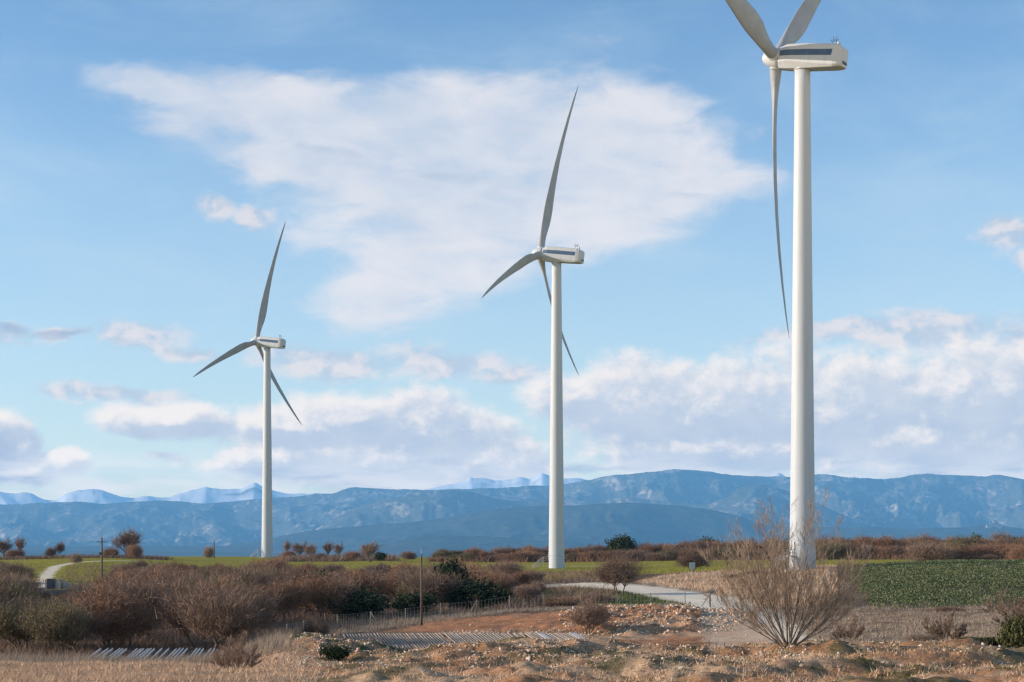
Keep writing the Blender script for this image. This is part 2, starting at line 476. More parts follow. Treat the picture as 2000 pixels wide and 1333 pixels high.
ROAD = [(700, 262), (900, 248), (1060, 240), (1120, 232), (1180, 222), (1240, 208), (1300, 192), (1350, 178), (1400, 164), (1430, 152), (1452, 138), (1470, 124), (1490, 110), (1520, 98), (1600, 84)]
ROAD2 = [(76, 255), (84, 266), (92, 290), (110, 325), (150, 360), (205, 385), (262, 400)]
TRACK = [(900, 398), (1000, 392), (1080, 388), (1170, 388)]


def inside(px, d, poly, w=0.06):
    """soft inside test in (column, log depth) with wandering edge"""
    d = np.maximum(d, 0.5); x = px / 200.0; y = np.log(d) * 5
    pts = [(a / 200.0, math.log(b_) * 5) for a, b_ in poly]
    res = np.zeros(np.shape(x), bool); best = np.full(np.shape(x), 1e9)
    n = len(pts)
    for i in range(n):
        ax, ay = pts[i]; bx, by = pts[(i + 1) % n]
        c = ((ay > y) != (by > y)) & (x < (bx - ax) * (y - ay) / ((by - ay) if by != ay else 1e-9) + ax)
        res ^= c
        vx, vy = bx - ax, by - ay; t = np.clip(((x - ax) * vx + (y - ay) * vy) / (vx * vx + vy * vy + 1e-12), 0, 1)
        best = np.minimum(best, np.hypot(x - ax - t * vx, y - ay - t * vy))
    s = np.where(res, best, -best) + (fbm(px / 26, np.log(d) * 22, 3, 9) - 0.5) * w * 1.6
    return sstep(-w, w, s)


CROP = [(1640, 236), (1690, 240), (1800, 243), (2100, 246), (3500, 246), (3500, 150), (2000, 153), (1880, 152), (1720, 154), (1690, 165), (1660, 200)]
PIT = [(840, 150), (930, 152), (1080, 150), (1300, 149), (1460, 147), (1500, 130), (1520, 105), (1560, 86), (1350, 84), (1150, 92), (760, 100), (700, 125)]
BANK = [(1120, 150), (1300, 149), (1440, 148), (1470, 138), (1420, 127), (1200, 126), (1100, 133)]
HEAP = [(520, 88), (560, 78), (640, 72), (760, 71), (800, 76), (790, 88), (740, 96), (620, 100), (540, 98)]
GREENBANK = [(1020, 232), (1120, 224), (1220, 204), (1320, 180), (1378, 163), (1340, 156), (1230, 160), (1100, 172), (1000, 185)]
MOUND = [(1235, 226), (1290, 240), (1400, 246), (1640, 240), (1620, 215), (1660, 190), (1600, 160), (1500, 150), (1450, 160), (1420, 178), (1340, 200)]


def zones(x, y):
    """ground cover weights at a point"""
    px, d = pix(x, y)
    Z = {}
    n1 = fbm(x / 7, y / 7, 4, 3); n2 = fbm(x / 1.6, y / 1.6, 3, 5)
    Z['road'] = np.maximum(1 - sstep(3.4, 4.8, poly_dist(px, d, ROAD) + (n2 - .5) * 1.4), np.maximum(1 - sstep(.8, 1.9, poly_dist(px, d, ROAD2) + (n2 - .5) * 1.2), 1 - sstep(1.2, 1.8, poly_dist(px, d, TRACK))))
    Z['crop'] = inside(px, d, CROP, 0.06)
    Z['pit'] = inside(px, d, PIT, 0.10)
    Z['bank'] = inside(px, d, BANK, 0.10)
    Z['heap'] = inside(px, d, HEAP, 0.06)
    Z['greenbank'] = inside(px, d, GREENBANK, 0.08)
    Z['mound'] = inside(px, d, MOUND, 0.10)
    wh = sstep(258, 275, d + (n1 - .5) * 20 + np.where(px > 1620, 22, 0) - 55 * sstep(180, 240, px) * (1 - sstep(1000, 1060, px))) * (1 - Z['mound'])
    wh = wh * (1 - sstep(426, 440, d + (n1 - .5) * 8) * (px > 850) * (px < 4000) * (1 - sstep(560, 580, d)))
    Z['wheat'] = wh * (1 - sstep(640, 720, d))
    Z['fore'] = 1 - sstep(84, 96, d)
    Z['right'] = sstep(1440, 1520, px) * sstep(80, 96, d) * (1 - sstep(150, 160, d))
    Z['valley'] = sstep(1200, 3000, y)
    return Z, n1, n2, px, d


def mixa(c, w, c2): return c * (1 - w[:, None]) + np.array(c2)[None, :] * w[:, None]


def ground_colour(x, y):
    Z, n1, n2, px, d = zones(x, y)
    c = np.tile(np.array([0.13, 0.092, 0.062]), (len(x), 1))
    c = mixa(c, sstep(.45, .65, n1) * .6, (0.20, 0.14, 0.085))
    c = mixa(c, Z['right'], (0.235, 0.155, 0.098)); c = mixa(c, Z['right'] * sstep(.5, .7, n2), (0.30, 0.215, 0.14))
    c = mixa(c, Z['fore'], (0.52, 0.335, 0.205))
    stony = Z['fore'] * sstep(520, 640, px)
    c = mixa(c, stony * sstep(.38, .55, fbm(x / 3.2, y / 3.2, 4, 21)) * .9, (0.40, 0.20, 0.10))
    c = mixa(c, stony * sstep(.50, .62, fbm(x / 2.2, y / 2.2, 4, 31)) * .8, (0.10, 0.088, 0.040))
    c = mixa(c, stony * sstep(.60, .74, fbm(x / 1.3, y / 1.3, 3, 41)) * .6, (0.50, 0.36, 0.24))
    c = mixa(c, Z['heap'] * .8, (0.38, 0.22, 0.125)); c = mixa(c, Z['heap'] * sstep(.55, .68, fbm(x / 1.6, y / 1.6, 3, 43)), (0.075, 0.09, 0.035))
    c = mixa(c, Z['pit'], (0.43, 0.20, 0.10)); c = mixa(c, Z['pit'] * sstep(.5, .7, n1), (0.52, 0.32, 0.19))
    c = mixa(c, Z['pit'] * sstep(.55, .7, n2) * .5, (0.26, 0.13, 0.075))
    c = mixa(c, Z['wheat'], (0.29, 0.25, 0.030)); c = mixa(c, Z['wheat'] * sstep(.45, .65, n1) * .5, (0.33, 0.27, 0.05))
    c = mixa(c, Z['mound'], (0.36, 0.285, 0.20)); c = mixa(c, Z['mound'] * sstep(.55, .7, n1) * .8, (0.24, 0.18, 0.12))
    c = mixa(c, Z['crop'], (0.055, 0.062, 0.028)); c = mixa(c, Z['crop'] * sstep(.52, .70, n2) * .6, (0.12, 0.095, 0.055)); c = mixa(c, Z['crop'] * sstep(.48, .62, n1) * .55, (0.13, 0.115, 0.055))
    c = mixa(c, Z['greenbank'], (0.08, 0.095, 0.03)); c = mixa(c, Z['greenbank'] * sstep(.5, .65, n2) * .6, (0.13, 0.15, 0.04))
    c = mixa(c, Z['road'] * (1 - Z['pit'] * .7), (0.80, 0.68, 0.53))
    ruts = (poly_dist(px, d, ROAD) > 2.6).astype(float) * Z['road']
    c = mixa(c, ruts * .3, (0.56, 0.45, 0.33))
    return c, Z


def relief(x, y, Z, px, d):
    rg = sstep(560, 800, px)
    r = (fbm(x / 3.6, y / 3.6, 4, 60) - .5) * (.55 + 1.35 * rg) * Z['fore'] + (fbm(x / .6, y / .6, 3, 61) - .5) * (.16 + .14 * rg) * Z['fore']
    r = r + (fbm(x / 3, y / 3, 3, 62) - .5) * .5 * (1 - Z['fore']) * (1 - sstep(150, 240, d))
    r = r + ((fbm(x / 1.8, y / 1.8, 4, 63, .6) - .45) * 1.5) * Z['bank'] + (fbm(x / .8, y / .8, 3, 64) - .5) * .3 * Z['pit'] * (1 - Z['road'])
    r = r + Z['heap'] * (fbm(x / 1.5, y / 1.5, 4, 67) - .5) * 1.1 + Z['mound'] * .5 * fbm(x / 6, y / 6, 3, 66)
    return r * (1 - Z['road'] * .92) * (1 - Z['wheat'] * .8)


def ground_z(x, y):
    x = np.atleast_1d(np.asarray(x, float)); y = np.atleast_1d(np.asarray(y, float))
    Z, n1, n2, px, d = zones(x, y)
    return base_z(x, y) + relief(x, y, Z, px, d)


def gz(x, y): return float(ground_z(x, y)[0])


us = np.concatenate([-np.geomspace(1.15, .42, 22)[:-1], np.linspace(-.40, .40, 460), np.geomspace(.42, 1.15, 22)[1:]])
ys = np.concatenate([np.linspace(-14, 50, 26)[:-1], np.linspace(50, 125, 240)[:-1], np.linspace(125, 205, 130)[:-1], np.linspace(205, 700, 140)[:-1], np.geomspace(700, 47500, 90)])
UU, YY = np.meshgrid(us, ys)
XX = UU * (YY + 15.5)
gx, gy = XX.ravel(), YY.ravel()
gcol, gZ = ground_colour(gx, gy)
gzv = ground_z(gx, gy)
nr, nc = XX.shape
idx = np.arange(nr * nc).reshape(nr, nc)
quads = np.stack([idx[:-1, :-1], idx[:-1, 1:], idx[1:, 1:], idx[1:, :-1]], -1).reshape(-1, 4)
m, b = mat_new('ground_cover'); oc = objcoord()
at = S.nt.nodes.new('ShaderNodeAttribute'); at.attribute_name = 'cover'
fine = noise(oc, 5.0, 8, 0.7); mid = noise(oc, 0.6, 5, 0.6)
c = mixc(smooth(fine, 0.3, 0.7), mixc(1.0, S(at.outputs['Color']), (0.62, 0.60, 0.58), 'MULTIPLY'), mixc(1.0, S(at.outputs['Color']), (1.32, 1.32, 1.32), 'MULTIPLY'))
c = mixc(smooth(mid, 0.35, 0.7) * 0.35, c, mixc(1.0, c, (0.7, 0.74, 0.72), 'MULTIPLY'))
at2 = S.nt.nodes.new('ShaderNodeAttribute'); at2.attribute_name = 'valley'
mpv = S.nt.nodes.new('ShaderNodeMapping'); mpv.inputs['Scale'].default_value = (1 / 900, 1 / 1700, 0.0); S.nt.links.new(oc, mpv.inputs[0])
vor = S.nt.nodes.new('ShaderNodeTexVoronoi'); vor.inputs['Scale'].default_value = 1.0; S.nt.links.new(mpv.outputs[0], vor.inputs['Vector'])
spv = S.nt.nodes.new('ShaderNodeSeparateColor'); S.nt.links.new(vor.outputs['Color'], spv.inputs[0])
wood = smooth(noise(oc, 0.00045, 6, 0.65), 0.42, 0.52)
vc = mixc(smooth(S(spv.outputs[0]), 0.55, 0.75), (0.07, 0.085, 0.04), (0.34, 0.28, 0.19))
vc = mixc(smooth(S(spv.outputs[1]), 0.75, 0.85), vc, (0.55, 0.50, 0.42))
vc = mixc(wood, vc, (0.035, 0.045, 0.025))
setc(b, mixc(S(at2.outputs['Fac']), c, vc)); b.inputs['Roughness'].default_value = 0.95; b.inputs['Specular IOR Level'].default_value = 0.08
bump(b, noise(oc, 9.0, 6, 0.7), 0.7, 0.08)
M['ground'] = m
gm = mesh_np('ground', np.stack([gx, gy, gzv], 1), quads, m, True)
vcol(gm, 'cover', gcol); vcol(gm, 'valley', np.repeat(gZ['valley'][:, None], 3, 1))
ground = link('ground', gm, kind='structure')

# ------------------------------------------------------------------ mountains
def range_mesh(name, D, depth_front, depth_back, prof, base, mat, seed, spur=0.33, xw=900., nx=760, nt_=46, px_rng=(-700, 2700), jag=0.010, shape=1.15, foot_noise=0.25):
    px = np.linspace(px_rng[0], px_rng[1], nx)
    pp = np.array(prof, float); py = np.interp(px, pp[:, 0], pp[:, 1])
    ker = np.hanning(9); ker /= ker.sum(); py = np.convolve(np.pad(py, 4, mode='edge'), ker, 'valid')
    X0 = (px - 1000) / F * D
    crest = EYE + (HY - py) / F * D
    h = crest - base
    t = np.concatenate([np.linspace(0, 1, nt_), 1 + np.linspace(0, 1, 10)[1:]])
    T, XC = np.meshgrid(t, X0, indexing='ij'); CR = np.tile(crest, (len(t), 1)); HH = np.tile(np.maximum(h, 40), (len(t), 1))
    yoff = np.where(T <= 1, -depth_front * (1 - T), depth_back * (T - 1))
    yoff = yoff + (fbm(XC / xw / 3, T * 0 + seed, 3, seed) - .5) * depth_front * .5 * np.where(T <= 1, 1, 1)
    Yv = D + yoff
    Xv = XC * (Yv / D)
    CR = CR + (ridged(XC / xw * 1.6, (Yv - D) / xw * 1.3 + 3.3, 5, seed + 40) - .62) * HH * jag * 10
    wx = XC / xw + (fbm(XC / xw / 2, Yv / xw / 2, 3, seed + 7) - .5) * 1.6
    rd = ridged(wx, (Yv - D) / xw * .55, 5, seed + 20)
    rf = fbm(XC / xw * 4, (Yv - D) / xw * 4, 4, seed + 30)
    prof_t = np.where(T <= 1, T ** shape, 1 - (T - 1) * .9)
    carve = spur * (1 - rd) * 2.0 * np.sin(np.clip(T, 0, 1) * pi) ** .6 + foot_noise * .25 * (rf - .5) * np.sin(np.clip(T, 0, 1) * pi)
    Zv = base + (CR - base) * np.clip(prof_t - carve * np.where(T <= 1, 1, 0), 0, 1)
    Zv = Zv - np.where(T < .001, 30, 0)
    n0, n1 = T.shape; ii = np.arange(n0 * n1).reshape(n0, n1)
    q = np.stack([ii[:-1, :-1], ii[:-1, 1:], ii[1:, 1:], ii[1:, :-1]], -1).reshape(-1, 4)
    me = mesh_np(name, np.stack([Xv.ravel(), Yv.ravel(), Zv.ravel()], 1), q, mat, True)
    return link(name, me, kind='structure')


def mountain_mat(name, forest, rock, rock_amt, scale, snow=None):
    m, b = mat_new(name); oc = objcoord()
    g = S.nt.nodes.new('ShaderNodeNewGeometry'); spn = S.nt.nodes.new('ShaderNodeSeparateXYZ'); S.nt.links.new(g.outputs['Normal'], spn.inputs[0])
    mp = S.nt.nodes.new('ShaderNodeMapping'); mp.inputs['Scale'].default_value = (scale, scale * .6, scale * 1.0); S.nt.links.new(oc, mp.inputs[0])
    n = noise(mp.outputs[0], 1.0, 8, 0.62, 0.6); n2 = noise(mp.outputs[0], 5.0, 6, 0.65, 0.2)
    if snow is None:
        f = smooth(n + (n2 - 0.5) * 0.7, 0.64 - rock_amt, 0.90 - rock_amt)
        c = mixc(smooth(n2, 0.35, 0.7), forest, tuple(v * 1.9 for v in forest))
        c = mixc(f, c, rock)
    else:
        f = smooth(S(spn.outputs[2]) + (n - 0.5) * 0.7, 0.42, 0.66)
        c = mixc(f, (0.20, 0.19, 0.18), (0.97, 0.96, 0.95))
    setc(b, c); b.inputs['Roughness'].default_value = 0.95; b.inputs['Specular IOR Level'].default_value = 0.05
    return m


BASE = -215.
snow = [(-700, 960), (-200, 968), (0, 964), (30, 967), (60, 963), (85, 972), (110, 975), (130, 962), (190, 961), (235, 969), (265, 972), (290, 967), (330, 970), (375, 958), (400, 951), (440, 956), (470, 958), (498, 944), (520, 955), (545, 961),
        (580, 966), (640, 968), (760, 966), (850, 954), (895, 944), (920, 937), (945, 940), (970, 941), (1000, 938), (1020, 934), (1035, 942), (1058, 931), (1085, 936), (1100, 937), (1128, 931), (1150, 936), (1300, 940), (1480, 938), (1505, 930), (1523, 919), (1540, 930),
        (1600, 942), (1670, 936), (1690, 938), (1720, 931), (1740, 934), (1780, 940), (2000, 942), (2300, 936), (2700, 950)]
M['snowy'] = mountain_mat('snowy_rock', (0, 0, 0), (0, 0, 0), 0, 1 / 1500, snow=True)
range_mesh('snowy_mountains', 38500, 3000, 2500, snow, BASE, M['snowy'], 3, spur=.30, xw=2600., nx=1300, jag=.022, shape=.9)
far = [(-700, 975), (-200, 990), (0, 986), (60, 984), (110, 980), (150, 981), (200, 984), (250, 979), (310, 977), (350, 979), (400, 984), (450, 980), (520, 973), (580, 969), (615, 964), (650, 966), (680, 955), (695, 952), (730, 954), (800, 957), (880, 957), (960, 955), (1040, 950), (1100, 945), (1160, 938),
       (1200, 932), (1260, 925), (1330, 921), (1390, 923), (1410, 930), (1460, 931), (1500, 934), (1560, 932), (1600, 931), (1615, 929), (1640, 932), (1690, 938), (1720, 936), (1760, 931), (1815, 927), (1830, 930), (1870, 929), (1920, 932), (1960, 931), (2000, 937), (2100, 945), (2300, 935), (2700, 960)]
M['far'] = mountain_mat('far_forest_rock', (0.075, 0.075, 0.052), (0.58, 0.46, 0.36), 0.13, 1 / 420)
range_mesh('far_mountains', 33500, 8500, 1800, far, BASE, M['far'], 11, spur=.55, xw=1250., nx=1100, nt_=60, jag=.007, shape=1.0)
mid_ = [(-700, 1060), (560, 1070), (640, 1020), (700, 990), (760, 975), (820, 962), (870, 958), (920, 961), (960, 972), (1010, 980), (1060, 978), (1100, 982), (1160, 975), (1240, 972), (1300, 980), (1380, 988), (1420, 972), (1450, 950), (1490, 946), (1540, 960), (1600, 985), (1680, 1020), (1760, 1060), (2700, 1070)]
range_mesh('middle_mountains', 28000, 5500, 2500, mid_, BASE, M['far'], 23, spur=.5, xw=1100., nx=900, nt_=50, jag=.006)
M['near'] = mountain_mat('near_forest', (0.045, 0.050, 0.034), (0.28, 0.24, 0.18), -0.04, 1 / 500)
near_ = [(-700, 1062), (0, 1066), (420, 1068), (500, 1058), (560, 1045), (610, 1036), (680, 1030), (740, 1024), (790, 1022), (850, 1015), (900, 1007), (960, 998), (1020, 992), (1060, 990), (1130, 989), (1190, 985), (1230, 984), (1280, 986), (1330, 989), (1390, 997), (1440, 1008), (1480, 1022), (1530, 1030), (1600, 1036), (1700, 1060), (2700, 1066)]
range_mesh('near_ridge', 22500, 4200, 2600, near_, BASE, M['near'], 37, spur=.42, xw=1100., nx=700, nt_=34, jag=.0015)
low_ = [(-700, 1072), (640, 1080), (700, 1074), (750, 1064), (800, 1051), (850, 1046), (890, 1048), (930, 1047), (990, 1050), (1040, 1056), (1100, 1057), (1160, 1066), (1260, 1076), (2700, 1080)]
range_mesh('low_ridge', 17500, 1600, 1600, low_, BASE, M['near'], 51, spur=.2, xw=600., nx=500, nt_=24, jag=.002)
hills = [(-700, 1068), (1380, 1066), (1440, 1046), (1500, 1036), (1560, 1029), (1600, 1029), (1650, 1031), (1700, 1029), (1760, 1034), (1820, 1031), (1880, 1031), (1915, 1026), (1938, 1022), (1960, 1028), (2010, 1034), (2100, 1030), (2300, 1034), (2700, 1040)]
range_mesh('valley_hills', 21000, 2500, 2000, hills, BASE, M['near'], 71, spur=.22, xw=500., nx=600, nt_=24, jag=.002)

# haze: one closed box of thin air round everything
hb = MB(); hb.box((0, 22000, (1720 - 290) / 2), (124000, 53000, 2010))
m = bpy.data.materials.new('haze_air'); m.use_nodes = True
for n in list(m.node_tree.nodes): m.node_tree.nodes.remove(n)
ho = m.node_tree.nodes.new('ShaderNodeOutputMaterial'); hv = m.node_tree.nodes.new('ShaderNodeVolumePrincipled')
hv.inputs['Color'].default_value = (0.22, 0.58, 1.0, 1); hv.inputs['Density'].default_value = HAZE_D
hv.inputs['Density Attribute'].default_value = ''; hv.inputs['Anisotropy'].default_value = 0.0
m.node_tree.links.new(hv.outputs[0], ho.inputs['Volume'])
link('haze', hb.mesh('haze', m), kind='stuff')

# ------------------------------------------------------------------ wind turbines
R = 45.0
TILT, CONE, FLEX = radians(7.2), 0.048, 0.102


def blade_mesh():
    st_ = [(0.018, .98, 1.0, 0.0), (0.04, .95, 1.0, 0), (0.07, 1.05, .90, .1), (0.10, 1.45, .68, .35), (0.14, 2.1, .46, .7), (0.18, 2.85, .34, .95), (0.22, 3.35, .28, 1), (0.26, 3.45, .25, 1), (0.32, 3.2, .23, 1),
           (0.42, 2.7, .20, 1), (0.55, 2.1, .19, 1), (0.68, 1.62, .18, 1), (0.80, 1.22, .17, 1), (0.90, .86, .16, 1), (0.95, .60, .16, 1), (0.985, .30, .16, 1), (1.0, .06, .2, 1)]
    n = 20; v = []; f = []
    for t, c, th, foil in st_:
        if t < .1: c = 1.9 if t < .08 else c
        if foil == 0 or t < .08: c = 1.9
        if t == 0.10: c = 2.15
        if t == 0.14: c = 2.65
        if t == 0.18: c = 3.1
        tw = radians(9 + 17 * max(0, 1 - t / .75) ** 1.4)
        z0 = t * R; up_ = (CONE * t - FLEX * t * t) * R
        for j in range(n):
            w = 2 * pi * j / n
            # foil: x along the chord (leading edge +), y thickness
            xx = cos(w); thick = th * .5
            fx = c * ((xx * .5) - .18 * foil)
            shape = (0.5 + 0.5 * xx) ** .5 * (1.25 - .45 * (0.5 + .5 * xx)) if foil > 0 else 1
            shape = foil * shape + (1 - foil) * 1.0
            fy = c * thick * sin(w) * shape
            X_ = fx * cos(tw) - fy * sin(tw); Y_ = fx * sin(tw) + fy * cos(tw)
            v.append((X_, Y_ + up_, z0))
    for k in range(len(st_) - 1):
        for j in range(n):
            f.append([k * n + j, k * n + (j + 1) % n, (k + 1) * n + (j + 1) % n, (k + 1) * n + j])
    f.append(list(range(n))); f.append([(len(st_) - 1) * n + j for j in range(n)][::-1])
    me = bpy.data.meshes.new('blade'); me.from_pydata(v, [], f); me.materials.append(M['blade'])
    me.polygons.foreach_set('use_smooth', [True] * len(me.polygons)); me.update(); return me


def loft(secs, mat, name, smooth_=False, bevel=0):
    v = []; f = []; n = len(secs[0][1])
    for s_, pts in secs:
        for (a, c_) in pts: v.append((s_, a, c_))
    for k in range(len(secs) - 1):
        for j in range(n):
            f.append([k * n + j, k * n + (j + 1) % n, (k + 1) * n + (j + 1) % n, (k + 1) * n + j])
    f.append(list(range(n))[::-1]); f.append([(len(secs) - 1) * n + j for j in range(n)])
    me = bpy.data.meshes.new(name); me.from_pydata(v, [], f); me.materials.append(mat)
    bm = bmesh.new(); bm.from_mesh(me); bmesh.ops.recalc_face_normals(bm, faces=bm.faces)
    if bevel: bmesh.ops.bevel(bm, geom=bm.edges[:], offset=bevel, segments=2, affect='EDGES', clamp_overlap=True)
    bm.to_mesh(me); bm.free()
    if smooth_: me.polygons.foreach_set('use_smooth', [True] * len(me.polygons))
    me.update(); return me


BLADE = blade_mesh()
# nacelle frame: local x runs from the rotor (0) to the tail, y sideways, z up
def sec(hw, top, bot, ct, cb, cw):
    return [(-hw, bot + cb), (-hw * cw, bot), (hw * cw, bot), (hw, bot + cb), (hw, top - ct), (hw - ct, top), (-hw + ct, top), (-hw, top - ct)]
NAC = loft([(0.95, sec(1.55, 1.45, -1.75, .5, .9, .62)), (2.4, sec(1.80, 1.85, -1.85, .32, 1.1, .62)), (5.5, sec(1.85, 1.92, -1.85, .22, .75, .72)), (10.2, sec(1.85, 1.78, -1.70, .15, .30, .85)), (10.9, sec(1.70, 1.66, -1.60, .15, .30, .85)), (11.5, sec(1.20, 1.20, -1.55, .15, .2, .85))], M['white'], 'nacelle', bevel=.05)
spv_ = []
for s_, r_ in ((-2.35, .05), (-2.28, .35), (-2.05, .72), (-1.6, 1.12), (-1.0, 1.42), (-.3, 1.62), (.35, 1.68), (.80, 1.66), (.84, 1.5)):
    spv_.append((s_, [(r_ * cos(2 * pi * j / 28), r_ * sin(2 * pi * j / 28)) for j in range(28)]))
SPIN = loft(spv_, M['white'], 'spinner', True)
def ladder_stairs(side_dir, n_steps=8, rise=2.1, run=2.6):
    """an outside stair up to the tower door, running along -x from the tower"""
    mb = MB(); parts = {}
    st_ = MB(); rl = MB()
    for s_ in (-.45, .45):
        st_.tube([(-run, s_, 0.05), (0, s_, rise)], .06, 4)
        rl.tube([(-run, s_, 1.0), (0, s_, rise + 1.0), (1.4, s_, rise + 1.0)], .04, 5)
        rl.tube([(-run, s_, .55), (0, s_, rise + .5), (1.4, s_, rise + .5)], .03, 5)
        for k in range(4): rl.tube([(-run + k * run / 3, s_, k * rise / 3), (-run + k * run / 3, s_, k * rise / 3 + 1.0)], .035, 5)
        rl.tube([(1.35, s_, 0), (1.35, s_, rise + 1.0)], .05, 5); rl.tube([(0, s_, 0), (0, s_, rise)], .05, 5)
    pl = MB(); pl.box((.7, 0, rise + .03), (1.5, 1.0, .06))
    step = MB(); step.box((0, 0, 0), (.28, .86, .05))
    return st_.mesh('stringer', M['white']), rl.mesh('handrail', M['white']), pl.mesh('landing', M['galv']), step.mesh('step', M['galv']), n_steps, rise, run
STAIR = ladder_stairs(0)


def turbine(name, hubpx, D, a, th, base_py, stair_ang, label):
    ax = Vector((-cos(a) * cos(TILT), sin(a) * cos(TILT), sin(TILT)))
    hv_ = Vector((sin(a), cos(a), 0))
    upv = hv_.cross(ax); upv = upv if upv.z > 0 else -upv
    hub = Vector(((hubpx[0] - 1000) / F * D, D, EYE + (HY - hubpx[1]) / F * D))
    OV = 4.45
    base = hub - OV * ax; tx, ty = base.x, base.y
    zb = EYE - (base_py - HY) / F * ty
    root = bpy.data.objects.new(name, None); col.objects.link(root); root.location = (tx, ty, zb)
    root.empty_display_size = 5
    tag(root, label, 'wind turbine', 'white three-bladed wind turbines')
    H = base.z - 1.9 - zb
    tw = MB(); zs = [-.6, 0, .25, .251]
    prof = [(-.6, 2.07), (.13, 2.06)]
    nb_ = 5
    for k in range(nb_):
        z0 = .13 + (H - .13) * k / nb_; z1 = .13 + (H - .13) * (k + 1) / nb_
        def rr(z): return 2.06 + (1.20 - 2.06) * (z / H) ** .9
        for q in np.linspace(0, 1, 8)[1:]:
            z = z0 + (z1 - z0) * q; prof.append((z, rr(z)))
    tw.tube([(0, 0, z) for z, r_ in prof], [r_ for z, r_ in prof], 64)
    t_ = link('tower', tw.mesh('tower', M['white'], True), root)
    for k in range(1, nb_):
        z1 = .13 + (H - .13) * k / nb_; q1 = 2.06 + (1.20 - 2.06) * (z1 / H) ** .9
        jm = MB(); jm.tube([(0, 0, z1 - .05), (0, 0, z1 + .05)], q1 + .014, 64); link('section_joint', jm.mesh('section_joint', M['white']), root)
    # yaw bearing collar
    cl = MB(); cl.tube([(0, 0, H - .05), (0, 0, H + .25)], [1.36, 1.36], 40); link('yaw_collar', cl.mesh('yaw_collar', M['white'], True), root)
    # nacelle orientation: local x = -ax
    fx = -ax; fz = upv; fy = fz.cross(fx).normalized()
    Mx = Matrix((fx, fy, fz)).transposed().to_4x4()
    off = hub - Vector((tx, ty, zb))
    nac = link('nacelle', NAC, root); nac.matrix_local = Matrix.Translation(off) @ Mx
    sp_ = link('spinner', SPIN, root); sp_.matrix_local = Matrix.Translation(off) @ Mx
    for sgn in (-1, 1):
        sb = MB(); rows_ = [(1.2, 1.60, .02, .80), (2.4, 1.822, .02, .92), (5.5, 1.872, .02, .96), (9.9, 1.872, -.02, .92)]
        for (xa, wa, lo_, hi_) in rows_:
            for dy_ in (0, -.06):
                sb.v += [Vector((xa, sgn * (wa + dy_), lo_)), Vector((xa + (.15 if xa > 9 else 0), sgn * (wa + dy_), hi_))]
        for k_ in range(3):
            q0 = k_ * 4
            sb.f += [[q0, q0 + 4, q0 + 5, q0 + 1], [q0 + 2, q0 + 3, q0 + 7, q0 + 6], [q0, q0 + 2, q0 + 6, q0 + 4], [q0 + 1, q0 + 5, q0 + 7, q0 + 3]]
        sb.f += [[0, 1, 3, 2], [12, 14, 15, 13]]
        link('side_stripe', sb.mesh('side_stripe', M['stripe']), nac)
    rp = MB(); rp.box((11.27, 0, -.2), (.06, 1.7, 1.9), Matrix.Rotation(radians(-24), 3, 'Y')); 
    link('rear_hatch', rp.mesh('rear_hatch', M['dark']), nac)
    for i, (xx, yy, hh) in enumerate(((9.0, .5, 1.6), (9.9, -.3, 1.5))):
        an = MB(); an.tube([(xx, yy, 1.7), (xx, yy, 1.75 + hh)], .04, 5); an.tube([(xx - .25, yy, 1.75 + hh * .55), (xx + .25, yy, 1.75 + hh * .55)], .035, 5)
        for c in (-.25, .25): an.tube([(xx + c, yy, 1.75 + hh * .55), (xx + c, yy, 1.75 + hh * .55 + .25)], .06, 5)
        link('wind_sensor', an.mesh('wind_sensor', M['dark']), nac)
    bl = MB(); bl.tube([(10.3, -.2, 1.6), (10.3, -.2, 1.95)], .14, 8); bl.tube([(10.3, -.2, 1.95), (10.3, -.2, 2.05), (10.3, -.2, 2.3), (10.3, -.2, 2.4)], [.16, .27, .25, .1], 10)
    link('warning_light', bl.mesh('warning_light', M['galv']), nac)
    # blades
    for k in range(3):
        t = th + (0, -2 * pi / 3, 2 * pi / 3)[k]
        rad = cos(t) * upv + sin(t) * hv_
        tang = -(-sin(t) * upv + cos(t) * hv_)      # the way the leading edge faces
        yb = ax; 
        # local x = leading edge direction, y = upwind, z = radial
        Mb = Matrix((tang, yb, rad)).transposed().to_4x4()
        bo = link('blade', BLADE, root); bo.matrix_local = Matrix.Translation(off) @ Mb
        cf = MB(); cf.tube([(0, 0, .9), (0, 0, 1.72)], [1.06, 1.04], 24)
        co = link('blade_collar', cf.mesh('blade_collar', M['white'], True), root); co.matrix_local = Matrix.Translation(off) @ Mb
    # stair and door
    sr, hr, ld, stp, ns, rise, run = STAIR
    e = bpy.data.objects.new('entrance_stair', sr); col.objects.link(e); e.parent = root
    dv = Vector((cos(stair_ang), sin(stair_ang), 0))
    e.matrix_local = Matrix.Translation(dv * 3.35) @ Matrix.Rotation(stair_ang + pi, 4, 'Z')
    link('handrail', hr, e); link('landing', ld, e)
    for i in range(ns):
        link('step', stp, e, (-run + (i + .5) * run / ns, 0, (i + .7) * rise / ns))
    dr = MB(); dr.box((0, 0, 0), (.14, .95, 2.1)); d_ = link('door', dr.mesh('door', M['galv'], bevel=.03), root)
    d_.matrix_local = Matrix.Translation(dv * 2.02 + Vector((0, 0, 3.2))) @ Matrix.Rotation(stair_ang, 4, 'Z')
    gz_ = MB(); gz_.tube([(0, 0, -.9), (0, 0, .03)], [2.9, 2.8], 32); link('foundation', gz_.mesh('foundation', M['concrete']), root)
    return root


